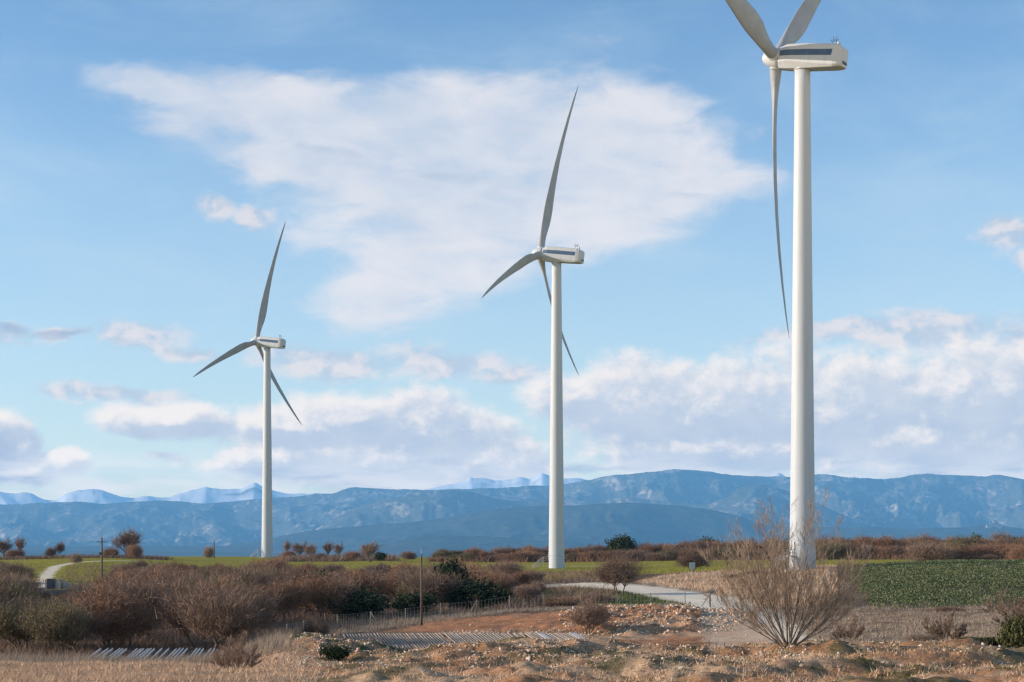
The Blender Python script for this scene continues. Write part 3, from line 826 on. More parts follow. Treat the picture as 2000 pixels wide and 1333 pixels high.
turbine('wind_turbine', (501, 667), 646, radians(23.0), radians(8.9), 1088.5, radians(200), 'smallest and farthest white wind turbine, behind the bare thicket')
turbine('wind_turbine', (1055, 496), 456, radians(20.4), radians(8.7), 1112, radians(182), 'middle-sized white wind turbine with an entrance stair on green field')
turbine('wind_turbine', (1516, 114), 283, radians(31.0), radians(43.4), 1112, radians(212), 'tallest white wind turbine, its foot behind the pale leafless shrub')

# ------------------------------------------------------------------ trees and shrubs
def rvec(r): 
    v = Vector((r.gauss(0, 1), r.gauss(0, 1), r.gauss(0, 1))); return v.normalized()


def skeleton(seed, H, mains, tf, spread, r0, levels=4, up_=.25, stems=1, lenf=.72, kids=3):
    r = random.Random(seed); mb = MB(); tips = []
    def grow(p, d, L, rad, lv):
        pts = [p]; rr = [rad]; q = p.copy(); dd = d.copy(); ns = 3
        for k in range(ns):
            dd = (dd + rvec(r) * .22 + Vector((0, 0, up_ * .35))).normalized(); q = q + dd * (L / ns); pts.append(q.copy()); rr.append(rad * (1 - .45 * (k + 1) / ns))
        mb.tube(pts, rr, 5 if lv <= 1 else 3, cap=False)
        if lv >= levels - 2:
            for k in range(1, ns + 1): tips.append((pts[k], dd, L))
        if lv >= levels: return
        n = kids if lv else mains
        for c in range(n):
            ti = r.choice((1, 2, 3)) if lv else 3
            az = 2 * pi * (c + r.random() * .6) / n
            side = Vector((cos(az), sin(az), 0)); s_ = spread * r.uniform(.6, 1.25)
            nd = (dd * (1 - .35 * s_) + side * s_ + rvec(r) * .3 + Vector((0, 0, up_))).normalized()
            grow(pts[ti], nd, L * lenf * r.uniform(.75, 1.15), rr[ti] * .68, lv + 1)
    for s_ in range(stems):
        a = 2 * pi * s_ / stems + r.random(); d0 = Vector((cos(a), sin(a), 0)) * (.45 if stems > 1 else .08) + Vector((0, 0, 1))
        grow(Vector((cos(a), sin(a), 0)) * (.12 if stems > 1 else 0) + Vector((0, 0, -.25)), d0.normalized(), H * tf, r0 / (stems ** .4), 0)
    return mb, tips


def twigs(tips, n_per, L, w, seed, up_=.3, leaf=0.0, leaf_n=0, jitter=.25, leaf_only=False, align=.6):
    """thin tapering twigs round the branch tips, and leaf-sized faces among them"""
    g = np.random.default_rng(seed)
    T = np.array([list(t[0]) + list(t[1]) for t in tips]); n = len(T) * n_per
    o = np.repeat(T[:, :3], n_per, 0) + g.normal(0, jitter, (n, 3)); d = np.repeat(T[:, 3:], n_per, 0)
    dd = d * align + g.normal(0, .55, (n, 3)); dd[:, 2] += up_; dd /= np.linalg.norm(dd, axis=1)[:, None]
    ln = L * g.uniform(.5, 1.3, (n, 1)); sd_ = np.cross(dd, g.normal(0, 1, (n, 3))); sd_ /= np.linalg.norm(sd_, axis=1)[:, None] + 1e-9
    V = []; Fc = []
    k = 0
    if not leaf_only:
        a = o - sd_ * w / 2; b_ = o + sd_ * w / 2; c = o + dd * ln
        V.append(np.concatenate([a, b_, c], 1).reshape(-1, 3)); ii = np.arange(n)[:, None] * 3
        Fc.append(np.concatenate([ii, ii + 1, ii + 2], 1)); k = n * 3
    if leaf_n:
        m_ = n * leaf_n; tt = g.uniform(.2, 1.05, (m_, 1)); oo = np.repeat(o, leaf_n, 0) + np.repeat(dd * ln, leaf_n, 0) * tt + g.normal(0, leaf * .8, (m_, 3))
        u = g.normal(0, 1, (m_, 3)); u /= np.linalg.norm(u, axis=1)[:, None]; v_ = np.cross(u, g.normal(0, 1, (m_, 3))); v_ /= np.linalg.norm(v_, axis=1)[:, None] + 1e-9
        sz = leaf * g.uniform(.5, 1.4, (m_, 1))
        V.append(np.concatenate([oo - u * sz * .5, oo + u * sz * .5 + v_ * sz * .2, oo + v_ * sz], 1).reshape(-1, 3)); jj = np.arange(m_)[:, None] * 3 + k
        Fc.append(np.concatenate([jj, jj + 1, jj + 2], 1))
    return np.concatenate(V), np.concatenate(Fc)


def normalise(mb, V):
    """scale the plant to height 1"""
    h = V[:, 2].max(); mb.v = [v / h for v in mb.v]; return V / h


PROTO = {}
def proto(kind, seed, trunk_mat, crown_mat, sk, tw):
    mb, tips = skeleton(seed, **sk); V, Fc = twigs(tips, seed=seed, **tw); V = normalise(mb, V)
    tm = mb.mesh('trunk', M[trunk_mat], True); cm = mesh_np('crown', V, Fc, M[crown_mat])
    wdt = float(np.percentile(np.hypot(V[:, 0], V[:, 1]), 96) * 2)
    PROTO.setdefault(kind, []).append((tm, cm, wdt))


for i in range(6):
    proto('bare', 100 + i, 'bark', ['twig_grey', 'twig_russet', 'twig_grey', 'twig_olive', 'twig_russet', 'twig_grey'][i],
          dict(H=6, mains=5, tf=.20, spread=[.8, .95, .7, .9, .85, 1.0][i], r0=.13, levels=4, up_=.22, stems=[1, 2, 2, 2, 1, 2][i], lenf=.86, kids=3),
          dict(n_per=[15, 7, 7, 8, 13, 7][i], L=.70, w=.026, up_=.25, leaf=.08, leaf_n=[0, 1, 0, 1, 1, 0][i], jitter=.26, align=.9))
for i in range(3):
    proto('skyline', 150 + i, 'bark', ['twig_grey', 'twig_grey', 'twig_grey'][i],
          dict(H=8, mains=5, tf=.17, spread=[.85, .7, 1.0][i], r0=.26, levels=4, up_=.20, stems=[1, 1, 2][i], lenf=.86, kids=3), dict(n_per=2, L=1.1, w=.05, up_=.15, leaf=.07, leaf_n=0, jitter=.10, align=1.2))
for i in range(4):
    proto('bush', 200 + i, 'bark', ['twig_grey', 'twig_russet', 'twig_olive', 'twig_grey'][i],
          dict(H=3, mains=4, tf=.20, spread=.9, r0=.05, levels=3, up_=.12, stems=5, lenf=.90, kids=3), dict(n_per=16, L=.40, w=.016, up_=.3, leaf=.05, leaf_n=1, jitter=.24, align=.7))
for i in range(3):
    proto('evergreen', 300 + i, 'bark', ['ever', 'ever', 'ever_olive'][i],
          dict(H=5, mains=5, tf=.16, spread=.85, r0=.16, levels=4, up_=.18, stems=1, lenf=.82, kids=3), dict(n_per=2, L=.4, w=.03, up_=.2, leaf=.18, leaf_n=6, jitter=.28))
for i in range(2):
    proto('round', 350 + i, 'bark', 'twig_grey', dict(H=6, mains=6, tf=.18, spread=1.0, r0=.14, levels=4, up_=.12, stems=3, lenf=.88, kids=3), dict(n_per=4, L=.7, w=.022, up_=.1, leaf=.045, leaf_n=0, jitter=.12, align=1.0))

CNT = {}
def plant(kind, which, x, y, h, wscale=1.0, name='bare_tree', label=None, cat='tree', group=None, rz=None, z=None, width=None, recolor=None):
    tm, cm, wd = PROTO[kind][which % len(PROTO[kind])]
    root = bpy.data.objects.new(name, None); col.objects.link(root); root.empty_display_size = .5
    z = gz(x, y) if z is None else z
    root.location = (x, y, z); root.rotation_euler = (0, 0, random.uniform(0, 2 * pi) if rz is None else rz)
    s_xy = h * wscale if width is None else width / wd
    root.scale = (s_xy, s_xy, h)
    tag(root, label, cat, group)
    a = bpy.data.objects.new('trunk', tm); col.objects.link(a); a.parent = root
    c = bpy.data.objects.new('crown', cm); col.objects.link(c); c.parent = root
    if recolor:
        c.data = CM(cm, recolor)
    return root
_cm = {}
def CM(me, mat):
    k = (me.name, mat)
    if k not in _cm:
        n = me.copy(); n.materials.clear(); n.materials.append(M[mat]); _cm[k] = n
    return _cm[k]


def at_px(px, base_py, d):
    p = P(px, base_py, d); return p


def plant_px(kind, which, px, base_py, top_py, w_px, d, **kw):
    p = P(px, base_py, d); s = F / (d * K)
    z = gz(p.x, p.y); top = EYE - (top_py - HY) / F * p.y
    h = max(.4, (top - z) * 1.06)
    return plant(kind, which, p.x, p.y, h, width=w_px / s, z=z - .05, **kw)


SCRUB_TOP = [(-200, 1104), (0, 1102), (60, 1100), (90, 1128), (125, 1140), (150, 1128), (185, 1118), (215, 1112), (300, 1098), (340, 1104), (400, 1112), (460, 1108), (510, 1096), (560, 1100), (600, 1110), (650, 1104), (740, 1098), (800, 1102), (850, 1098), (880, 1104), (940, 1108), (1000, 1102), (1040, 1112), (1070, 1135), (1100, 1150)]
def scrub_top(px): return np.interp(px, [p[0] for p in SCRUB_TOP], [p[1] for p in SCRUB_TOP])
def scrub_dmin(px): return np.interp(px, [-200, 500, 560, 640, 720, 860, 1000, 1060, 1190], [94, 94, 124, 138, 156, 164, 168, 172, 178])
buckets = [
    (0, 300, 98, 135, 'bare russet-brown tree low in the thicket behind the pale slats'),
    (300, 620, 98, 150, 'bare brown tree at the near edge of the thicket, left of the red pit'),
    (-400, 0, 98, 400, 'bare brown tree at the far left end of the thicket'),
    (0, 260, 135, 300, 'bare tree of the thicket around the left wooden utility pole'),
    (260, 620, 150, 300, 'greyish bare tree deep in the thicket below the farthest turbine'),
    (620, 860, 98, 300, 'bare brown tree in the thicket behind the fence and lone thin pole'),
    (860, 1300, 98, 300, 'bare brown tree where the thicket ends, left of the gravel road')]
def bucket(px, d):
    for a, b_, c, e, l in buckets:
        if a <= px < b_ and c <= d < e: return l
    return buckets[1][4]
TONE = {'bare': ['grey-brown', 'russet', 'grey-brown', 'olive-brown', 'russet', 'grey-brown'], 'bush': ['grey-brown', 'russet', 'olive-brown', 'grey-brown']}
LAND = [(-300, 60, 'at the left edge of the picture'), (60, 140, 'below the block hut'), (140, 200, 'just left of the crossarm pole'), (200, 290, 'right of the crossarm pole'), (290, 390, 'below the biggest skyline tree'),
        (390, 470, 'below the dark mast'), (470, 560, 'below the farthest turbine'), (560, 650, 'right of the farthest turbine'), (650, 730, 'below the rounded skyline tree'), (730, 823, 'left of the lone pole'),
        (823, 900, 'right of the lone pole'), (900, 1000, 'behind the right half of the fence'), (1000, 1400, 'near the foot of the middle turbine')]
def scrub_label(kind, wh, px, d, h):
    size = 'short' if h < 4 else ('medium' if h < 5.6 else 'tall')
    place = [l for a, b_, l in LAND if a <= px < b_][0]
    depth = 'front' if d < 125 else ('second row' if d < 160 else ('middle' if d < 215 else 'back'))
    return '%s %s %s, thicket %s, %s' % (size, TONE[kind][wh], 'bare tree' if kind == 'bare' else 'low bush', depth, place)
BELT_LAND = [(800, 900, 'above the lone pole'), (900, 980, 'right of the lone pole'), (980, 1072, 'left of the middle turbine'), (1072, 1150, 'just right of the middle turbine'), (1150, 1260, 'round the dark evergreen'), (1260, 1340, 'left of the grey sign'),
             (1340, 1440, 'above the grey sign'), (1440, 1545, 'left of the tallest turbine'), (1545, 1640, 'behind the tallest turbine'), (1640, 1740, 'above the left part of the dark crop'), (1740, 1860, 'behind the dome-shaped bush'), (1860, 1940, 'round the olive evergreen'), (1940, 2300, 'at the right edge')]
def belt_label(kind, wh, px):
    return '%s %s of far belt, %s' % (TONE[kind][wh], 'bare tree' if kind == 'bare' else 'front bush', [l for a, b_, l in BELT_LAND if a <= px < b_][0])
EVER = [(874, 74, 185), (906, 110, 170), (962, 80, 178), (484, 50, 200), (596, 80, 185), (700, 110, 160), (800, 90, 165)]
placed = []; tries = 0; r = random.Random(42)
while len(placed) < 216 and tries < 14000:
    tries += 1
    px = r.uniform(-140, 1075); d = math.exp(r.uniform(math.log(94), math.log(318))) if r.random() < .6 else r.uniform(150, 318)
    if d < scrub_dmin(px): continue
    x, y = (px - 1000) / F * d * K, d * K
    if any(abs(px - a) < w_ * .36 and d < e_ + 6 for a, w_, e_ in EVER): continue
    if any((x - a) ** 2 + (y - b_) ** 2 < (2.35 + (d - 99) * .006) ** 2 for a, b_ in placed): continue
    if 70 < px < 215 and d > 222: continue
    if float(poly_dist(np.array([px]), np.array([d]), ROAD)[0]) < 4: continue
    z = gz(x, y); bpy_ = HY + (EYE - z) / (d * K) * F
    top = scrub_top(px) + max(0, 262 - d) / 160 * 34 + r.uniform(-10, 14)
    h = min(((EYE - (top - HY) / F * y) - z) * 1.24, 8.8)
    if 40 < px < 215 and d < 262: h = min(h, (EYE - ((1150 if px < 170 else 1140) - HY) / F * y) - z)
    if h < 1.2: continue
    placed.append((x, y))
    if h < 2.4:
        wh = r.randrange(4); lb = scrub_label('bush', wh, px, d, h); plant('bush', wh, x, y, h, r.uniform(1.1, 1.6), name='brown_bush', label=lb, cat='bush', group=lb)
    else:
        wh = r.randrange(6); lb = scrub_label('bare', wh, px, d, h); plant('bare', wh, x, y, h, r.uniform(1.0, 1.35), label=lb, group=lb)
# evergreens in and round the thicket
for (px, by, ty, w, d, wh, lb) in [
    (874, 1172, 1088, 74, 185, 0, 'dark evergreen bush rising above the thicket right of the lone thin pole'),
    (906, 1200, 1128, 110, 170, 1, 'dark evergreen in the thicket behind the fence, below the taller one'),
    (962, 1190, 1146, 80, 178, 1, 'low dark evergreen between thicket and green bank'),
    (484, 1172, 1118, 66, 200, 0, 'small dark evergreen half hidden in the thicket below farthest turbine'),
    (596, 1190, 1112, 96, 185, 1, 'dark evergreen clump right of the farthest turbine in the thicket'),
    (700, 1212, 1148, 120, 160, 0, 'dark evergreen clump low in the thicket behind the wire fence'),
    (800, 1200, 1152, 100, 165, 1, 'dark evergreen left of the lone thin pole in the thicket'),
    (30, 1240, 1196, 90, 125, 1, 'dark evergreen low in the thicket at left edge of picture'),
]:
    plant_px('evergreen', wh, px, by, ty, w, d, name='evergreen_bush', label=lb, cat='bush')

# trees on the skyline, one by one
sky_trees = [
    ('skyline', 1, 8, 1086, 1046, 50, 470, 'bare brown tree at the left edge of the far field'),
    ('skyline', 0, 41, 1084, 1043, 26, 480, 'slender bare tree second from the left edge on skyline'),
    ('bush', 1, 28, 1088, 1068, 40, 465, 'low russet bush between the two leftmost skyline trees'),
    ('bush', 0, 98, 1088, 1063, 20, 470, 'small dark bush left of a thin bare tree on skyline'),
    ('skyline', 2, 118, 1088, 1051, 22, 470, 'thin bare tree standing alone left of the wooden utility pole'),
    ('bush', 3, 149, 1100, 1077, 24, 350, 'small pale shrub beside the left gravel track'),
    ('bush', 1, 217, 1090, 1065, 32, 450, 'round russet bush just right of the wooden utility pole'),
    ('skyline', 2, 252, 1090, 1020, 56, 455, 'biggest bare tree on the skyline, left of farthest turbine'),
    ('bush', 1, 262, 1091, 1056, 34, 445, 'russet bush under the biggest skyline tree'),
    ('bush', 3, 409, 1088, 1063, 24, 500, 'pale bare bush beside the small dark mast'),
    ('skyline', 0, 561, 1089, 1050, 18, 500, 'thin bare tree right beside the farthest turbine'),
    ('skyline', 1, 586, 1090, 1052, 36, 480, 'spreading bare tree just right of the farthest turbine'),
    ('skyline', 2, 608, 1090, 1055, 32, 470, 'bare tree touching the spreading one right of farthest turbine'),
    ('bush', 1, 564, 1091, 1070, 28, 470, 'russet bush at the feet of trees beside farthest turbine'),
    ('bush', 0, 627, 1092, 1075, 26, 460, 'low brown bush between two pairs of small skyline trees'),
    ('skyline', 0, 643, 1091, 1053, 26, 480, 'left tree of the small pair midway between two turbines'),
    ('skyline', 1, 662, 1090, 1055, 24, 485, 'right tree of the small pair midway between two turbines'),
    ('bush', 1, 690, 1092, 1072, 40, 460, 'low brown bush left of the rounded skyline tree'),
    ('skyline', 2, 725, 1093, 1050, 46, 440, 'rounded bare tree midway between farthest and middle turbine'),
    ('evergreen', 0, 742, 1091, 1077, 24, 450, 'small dark evergreen bush beside the rounded skyline tree'),
    ('bush', 3, 797, 1089, 1074, 34, 480, 'low brown bush standing alone left of the long tree belt'),
    ('evergreen', 0, 1217, 1096, 1043, 52, 452, 'dark evergreen tree standing out of the belt right of middle turbine'),
    ('evergreen', 1, 1392, 1092, 1047, 46, 462, 'dark evergreen crown rising from the belt above the grey sign'),
    ('evergreen', 2, 1908, 1090, 1041, 32, 455, 'olive evergreen tree in the belt at right'),
    ('evergreen', 0, 1992, 1092, 1048, 34, 470, 'dark evergreen tree at the right end of the belt'),
    ('skyline', 0, 1950, 1090, 1030, 44, 470, 'tallest bare tree at the right end of the tree belt'),
    ('skyline', 2, 1975, 1090, 1034, 36, 472, 'tall bare tree right of the tallest one in belt'),
    ('bush', 3, 1815, 1102, 1052, 92, 350, 'big dome-shaped bare bush in front of the belt beyond dark crop'),
    ('bush', 0, 1932, 1100, 1077, 40, 350, 'small brown bush on the light green field beyond dark crop'),
    ('bush', 1, 1990, 1100, 1060, 46, 340, 'reddish bush at the right edge beyond the dark crop'),
    ('round', 0, 1352, 1114, 1058, 66, 250, 'round bare bush directly behind the grey sign'),
    ('round', 1, 1208, 1165, 1072, 104, 188, 'broad bare tree between the gravel road and the wire fence'),
    ('bush', 0, 1036, 1134, 1102, 40, 240, 'bare bush at the left end of the gravel road'),
    ('round', 0, 1150, 1236, 1156, 92, 128, 'small bare tree rooted on the rock bank above the slatted roof'),
    ('bush', 1, 1090, 1200, 1160, 110, 170, 'wide low bare bush behind the wire fence left of green bank'),
    ('bush', 0, 1165, 1196, 1152, 70, 172, 'bare bush behind the fence below the broad bare tree'),
    ('bare', 0, 620, 1246, 1190, 62, 108, 'small dark bare tree growing behind the stony heap'),
    ('bush', 2, 1700, 1112, 1098, 30, 246, 'low brown bush at the far corner of the dark crop'),
]
for k, wh, px, by, ty, w, d, lb in sky_trees:
    nm = {'skyline': 'bare_tree', 'bush': 'brown_bush', 'evergreen': 'evergreen_tree', 'round': 'bare_tree', 'bare': 'bare_tree'}[k]
    plant_px(k, wh, px, by, ty, w, d, name=nm, label=lb, cat='bush' if 'bush' in nm or 'bush' in lb.split(',')[0].split(' in ')[0] else 'tree', recolor='twig_pale' if 'pale' in lb and k == 'bush' else None)
# the belt of trees beyond the light green field
BELT_TOP = [(840, 1072), (880, 1066), (960, 1068), (1030, 1058), (1060, 1064), (1120, 1060), (1180, 1058), (1240, 1054), (1300, 1056), (1350, 1050), (1420, 1052), (1500, 1046), (1560, 1044), (1640, 1042), (1700, 1042), (1760, 1046), (1830, 1038), (1880, 1042), (1960, 1040), (2060, 1038), (2200, 1040)]
back_v, back_f, bo_ = [], [], 0
for row, dd_ in ((0, 438), (1, 452), (2, 472)):
    px = 845 + row * 9
    while px < 2140:
        d = dd_ + r.uniform(-5, 5)
        top = np.interp(px, [p[0] for p in BELT_TOP], [p[1] for p in BELT_TOP]) + r.uniform(-3, 8) + (13 if row == 0 else 0)
        x, y = (px - 1000) / F * d * K, d * K; z = gz(x, y)
        h = ((EYE - (top - HY) / F * y) - z) * 1.08
        if row == 0:
            wh = r.randrange(4); lb = belt_label('bush', wh, px); plant('bush', wh, x, y, h, r.uniform(1.3, 1.9), name='brown_bush', label=lb, cat='bush', group=lb, z=z - .2)
        elif row == 1:
            wh = [1, 2, 4, 1, 2, 3, 0][r.randrange(7)]; lb = belt_label('bare', wh, px); plant('bare', wh, x, y, h, r.uniform(1.05, 1.45), label=lb, group=lb, z=z - .3)
        else:
            cm_ = PROTO['bare'][r.randrange(6)][1]; a_ = np.empty(len(cm_.vertices) * 3, np.float32); cm_.vertices.foreach_get('co', a_); a_ = a_.reshape(-1, 3)
            an_ = r.uniform(0, 6.28); wx = h * 1.2; k = r.randrange(3)
            v2 = np.stack([(a_[:, 0] * cos(an_) - a_[:, 1] * sin(an_)) * wx + x, (a_[:, 0] * sin(an_) + a_[:, 1] * cos(an_)) * wx + y, a_[:, 2] * h + z], 1)
            f2 = np.empty(len(cm_.polygons) * 3, np.int32); cm_.polygons.foreach_get('vertices', f2); f2 = f2.reshape(-1, 3)[:4000]
            back_v.append(v2); back_f.append(f2 + bo_); bo_ += len(v2)
        px += (r.uniform(19, 27), r.uniform(18, 26), r.uniform(30, 44))[row]
link('belt_back_trees', mesh_np('belt_back_trees', np.concatenate(back_v), np.concatenate(back_f), M['twig_grey']), kind='stuff', label='deeper trees of the far belt merging into one brown mass', cat='trees')

# the pale shrub in front of the tallest turbine
def fan_shrub(name, px, by, d, H, W, n_stems, mats, seed, label, cat='shrub', twig_n=9, tw=.012, rad=.036, lean_min=.05):
    r = random.Random(seed); p = P(px, by, d); z = gz(p.x, p.y)
    root = bpy.data.objects.new(name, None); col.objects.link(root); root.location = (p.x, p.y, z - .05); root.empty_display_size = .5
    tag(root, label, cat)
    for s_ in range(n_stems):
        az = 2 * pi * (s_ + r.random() * .7) / n_stems * 1.0; az = az * 2.618
        k = (s_ + .5) / n_stems; lean = lean_min + (k ** .8) * 1.0
        sd_ = Vector((cos(az), sin(az) * .75, 0)); L = H * (1.0 - .40 * k) * r.uniform(.78, 1.06)
        mb = MB(); tips = []
        def grow(q, dd, L, rd, lv):
            n = 7 if lv == 0 else 4; pts = [q]; rr = [rd]; c = q.copy()
            for i in range(n):
                dd = (dd + rvec(r) * (.11 if lv == 0 else .17) + Vector((0, 0, .035 if lv == 0 else .10))).normalized(); c = c + dd * (L / n); pts.append(c.copy()); rr.append(max(rd * (1 - .85 * (i + 1) / n), tw * .5))
                if lv < 2 and i >= 1:
                    for q_ in range(2 if lv == 0 else 1 + (r.random() < .6)):
                        side = rvec(r); side.z = abs(side.z) * .3; 
                        grow(c, (dd * .85 + side * .55).normalized(), L * (.34 if lv == 0 else .48) * r.uniform(.6, 1.2) * (1.1 - .45 * i / n), rr[-1] * .55, lv + 1)
                if lv >= 1 and i: tips.append((c.copy(), dd.copy(), L))
            tips.append((c.copy(), dd.copy(), L))
            mb.tube(pts, rr, 5 if lv == 0 else 3, cap=False)
        d0 = (Vector((0, 0, 1)) + sd_ * lean * (W / H) * 1.05).normalized()
        q0 = sd_ * .25 * k + Vector((r.uniform(-.1, .1), r.uniform(-.1, .1), 0))
        grow(q0, d0, L, rad * r.uniform(.7, 1.15), 0)
        st_ = link('stem', mb.mesh('stem', M[mats[0]], True), root)
        V, Fc = twigs(tips, twig_n, H * .055, tw, seed + s_, up_=.2, leaf=.02, leaf_n=0, jitter=.015, align=1.5)
        link('twigs', mesh_np('twigs', V, Fc, M[mats[1]]), st_, kind='stuff')
    return root
fan_shrub('bare_shrub', 1540, 1283, 66, 5.9, 8.6, 32, ('bark_pale', 'twig_pale'), 5, 'tall pale leafless shrub fanning out in front of the tallest turbine', twig_n=3, tw=.010)
fan_shrub('bare_shrub', 462, 1316, 57, 1.35, 2.5, 26, ('bark_pale', 'twig_red'), 8, 'low reddish shrub with fanned stems beside the stony heap', twig_n=2, tw=.008, rad=.012)
fan_shrub('bare_shrub', 1990, 1215, 100, 3.0, 3.2, 14, ('bark_pale', 'twig_grey'), 15, 'grey bare shrub at right edge below the dark crop', twig_n=3, tw=.02, rad=.02)
fan_shrub('bare_shrub', 1945, 1196, 140, 1.8, 3.6, 14, ('bark_pale', 'twig_pale'), 17, 'small pale shrub on the near edge of the dark crop', twig_n=3, tw=.02, rad=.015)
fan_shrub('bare_shrub', 1850, 1256, 84, 1.6, 4.6, 20, ('bark_pale', 'twig_grey'), 18, 'wide low brown shrub below the dark crop at right', twig_n=4, tw=.014, rad=.012)
fan_shrub('bare_shrub', 1660, 1222, 108, 1.7, 4.4, 16, ('bark_pale', 'twig_grey'), 28, 'low twiggy shrub on the slope right of the tall pale shrub', twig_n=3, tw=.014, rad=.012)
fan_shrub('bare_shrub', 930, 1186, 168, 1.9, 1.0, 8, ('bark_pale', 'twig_grey'), 19, 'thin upright bush growing in the wire fence', twig_n=2, tw=.014, rad=.012)
plant_px('round', 1, 1795, 1268, 1230, 60, 78, name='dried_bush', label='ball-shaped dried bush lying on the slope at right', cat='bush', recolor='dry_grey')
plant_px('evergreen', 2, 1988, 1276, 1196, 60, 72, name='evergreen_bush', label='olive green juniper at right edge of the foreground', cat='bush')
plant_px('evergreen', 2, 1925, 1272, 1246, 110, 74, name='evergreen_bush', label='low yellowish green bush beside the juniper at right', cat='bush')
plant_px('evergreen', 1, 662, 1288, 1256, 66, 70, name='evergreen_bush', label='small dark green bush in the hollow of the stony heap', cat='bush')
for i, (px, by, ty, w, d, wh, lb) in enumerate([(1440, 1140, 1120, 70, 222, 2, 'dark low bush on the dry mound right of the grey sign'), (1480, 1132, 1112, 60, 226, 0, 'brown bush on the dry mound behind the tall pale shrub'),
        (1850, 1192, 1180, 60, 148, 0, 'low brown bush at the near edge of the dark crop')]):
    plant_px('bush', wh, px, by, ty, w, d, name='brown_bush', label=lb, cat='bush')

# ------------------------------------------------------------------ ground cover of blades and leaves
def scatter_pts(n, prng, drng, keep=None, logd=True, seed=0):
    g = np.random.default_rng(seed)
    px = g.uniform(*prng, n); d = np.exp(g.uniform(math.log(drng[0]), math.log(drng[1]), n)) if logd else g.uniform(*drng, n)
    if keep is not None:
        k = keep(px, d, g); px, d = px[k], d[k]
    x = (px - 1000) / F * d * K; y = d * K
    return x, y, ground_z(x, y)


def blades(name, x, y, z, h, w, per, mat, spread=.12, lean=.35, seed=1):
    g = np.random.default_rng(seed); n = len(x) * per
    o = np.repeat(np.stack([x, y, z], 1), per, 0); o[:, :2] += g.normal(0, spread, (n, 2)); o[:, 2] -= .02
    hh = (np.repeat(h, per) if hasattr(h, '__len__') else h) * g.uniform(.45, 1.25, n)
    d = np.stack([g.normal(0, lean, n) + .1, g.normal(0, lean, n), np.ones(n)], 1); a = g.uniform(0, pi, n)
    sd_ = np.stack([np.cos(a), np.sin(a), np.zeros(n)], 1) * (w * g.uniform(.6, 1.4, n))[:, None]
    t = o + d * hh[:, None]
    V = np.concatenate([o - sd_ / 2, o + sd_ / 2, t], 1).reshape(-1, 3); i = np.arange(n)[:, None] * 3
    return link(name, mesh_np(name, V, np.concatenate([i, i + 1, i + 2], 1), M[mat]), kind='stuff')


def keep_fore(px, d, g):
    cl = fbm(px / 40, d * .9, 3, 77); st_ = sstep(520, 660, px) * (d < 96)
    p = np.where(st_ > .5, (sstep(.50, .68, cl) * .34 + .03) * np.where(d < 60, 1.6, 1), .55 + .45 * cl) * (1 - .85 * inside(px, d, HEAP, .06)); return g.random(len(px)) < p
x, y, z = scatter_pts(60000, (-150, 2150), (44, 92), keep_fore, seed=3)
o = blades('dry_grass', x, y, z, .20, .022, 5, 'dry', .14, .6, 5)
tag(o, 'dry straw-coloured grass covering the foreground', 'grass', None, 'stuff')
def keep_fore_r(px, d, g):
    cl = fbm(px / 30, d * 1.1, 3, 78); return g.random(len(px)) < sstep(.5, .65, cl) * (px > 1150) * .9 + .15 * sstep(.55, .7, cl) * (px > 540)
x, y, z = scatter_pts(16000, (500, 2150), (46, 84), keep_fore_r, seed=13)
o = blades('green_weeds', x, y, z, .11, .03, 6, 'weed', .14, .8, 6); tag(o, 'sparse olive green weeds among the foreground stones', 'weeds', None, 'stuff')
def keep_right(px, d, g):
    c = fbm(px / 40, d / 3, 3, 79); road = poly_dist(px, d, ROAD); return (road > 4.2) & (g.random(len(px)) < .3 + .7 * sstep(.35, .6, c))
x, y, z = scatter_pts(17500, (1440, 2200), (84, 160), keep_right, seed=23)
o = blades('brown_grass', x, y, z, .32, .035, 5, 'dry_grey', .25, .5, 7); tag(o, 'brown withered grass on the slope below the dark crop', 'grass', None, 'stuff')
def keep_mound(px, d, g):
    return (inside(px, d, MOUND, .08) > .5) & (poly_dist(px, d, ROAD) > 4.4)
x, y, z = scatter_pts(14000, (1220, 1680), (145, 250), keep_mound, seed=24)
o = blades('pale_dry_grass', x, y, z, .45, .05, 4, 'dry', .3, .4, 8); tag(o, 'pale dry grass on the mound round the grey sign', 'grass', None, 'stuff')
def keep_gb(px, d, g): return (inside(px, d, GREENBANK, .06) > .4) & (poly_dist(px, d, ROAD) > 4.4)
x, y, z = scatter_pts(9000, (980, 1400), (150, 240), keep_gb, seed=25)
o = blades('green_bank_weeds', x, y, z, .30, .09, 4, 'weed', .3, .5, 9); tag(o, 'green weeds on the bank left of the gravel road', 'weeds', None, 'stuff')
def keep_sc(px, d, g): return (d > scrub_dmin(px) - 6) & (poly_dist(px, d, ROAD) > 4) & (poly_dist(px, d, ROAD2) > 3) & ~((px > 80) & (px < 145) & (d > 215) & (d < 268))
x, y, z = scatter_pts(30000, (-200, 1200), (96, 322), keep_sc, seed=26)
hh = .45 + .75 * fbm(x / 5, y / 5, 3, 80)
o = blades('undergrowth', x, y, z, hh, .05, 6, 'twig_grey', .35, .6, 10); tag(o, 'tangled brown undergrowth filling the thicket floor', 'undergrowth', None, 'stuff')
def keep_belt(px, d, g): return g.random(len(px)) < .8
x, y, z = scatter_pts(7000, (840, 2200), (430, 476), keep_belt, seed=27)
o = blades('belt_undergrowth', x, y, z, 1.7, .14, 6, 'twig_russet', .8, .5, 11); tag(o, 'brown undergrowth at the foot of the far tree belt', 'undergrowth', None, 'stuff')
x, y, z = scatter_pts(1600, (-100, 330), (440, 470), keep_belt, seed=28)
o = blades('hedge_undergrowth', x, y, z, 1.1, .14, 6, 'twig_grey', .8, .5, 12); tag(o, 'low dark hedge line along the far left field', 'undergrowth', None, 'stuff')
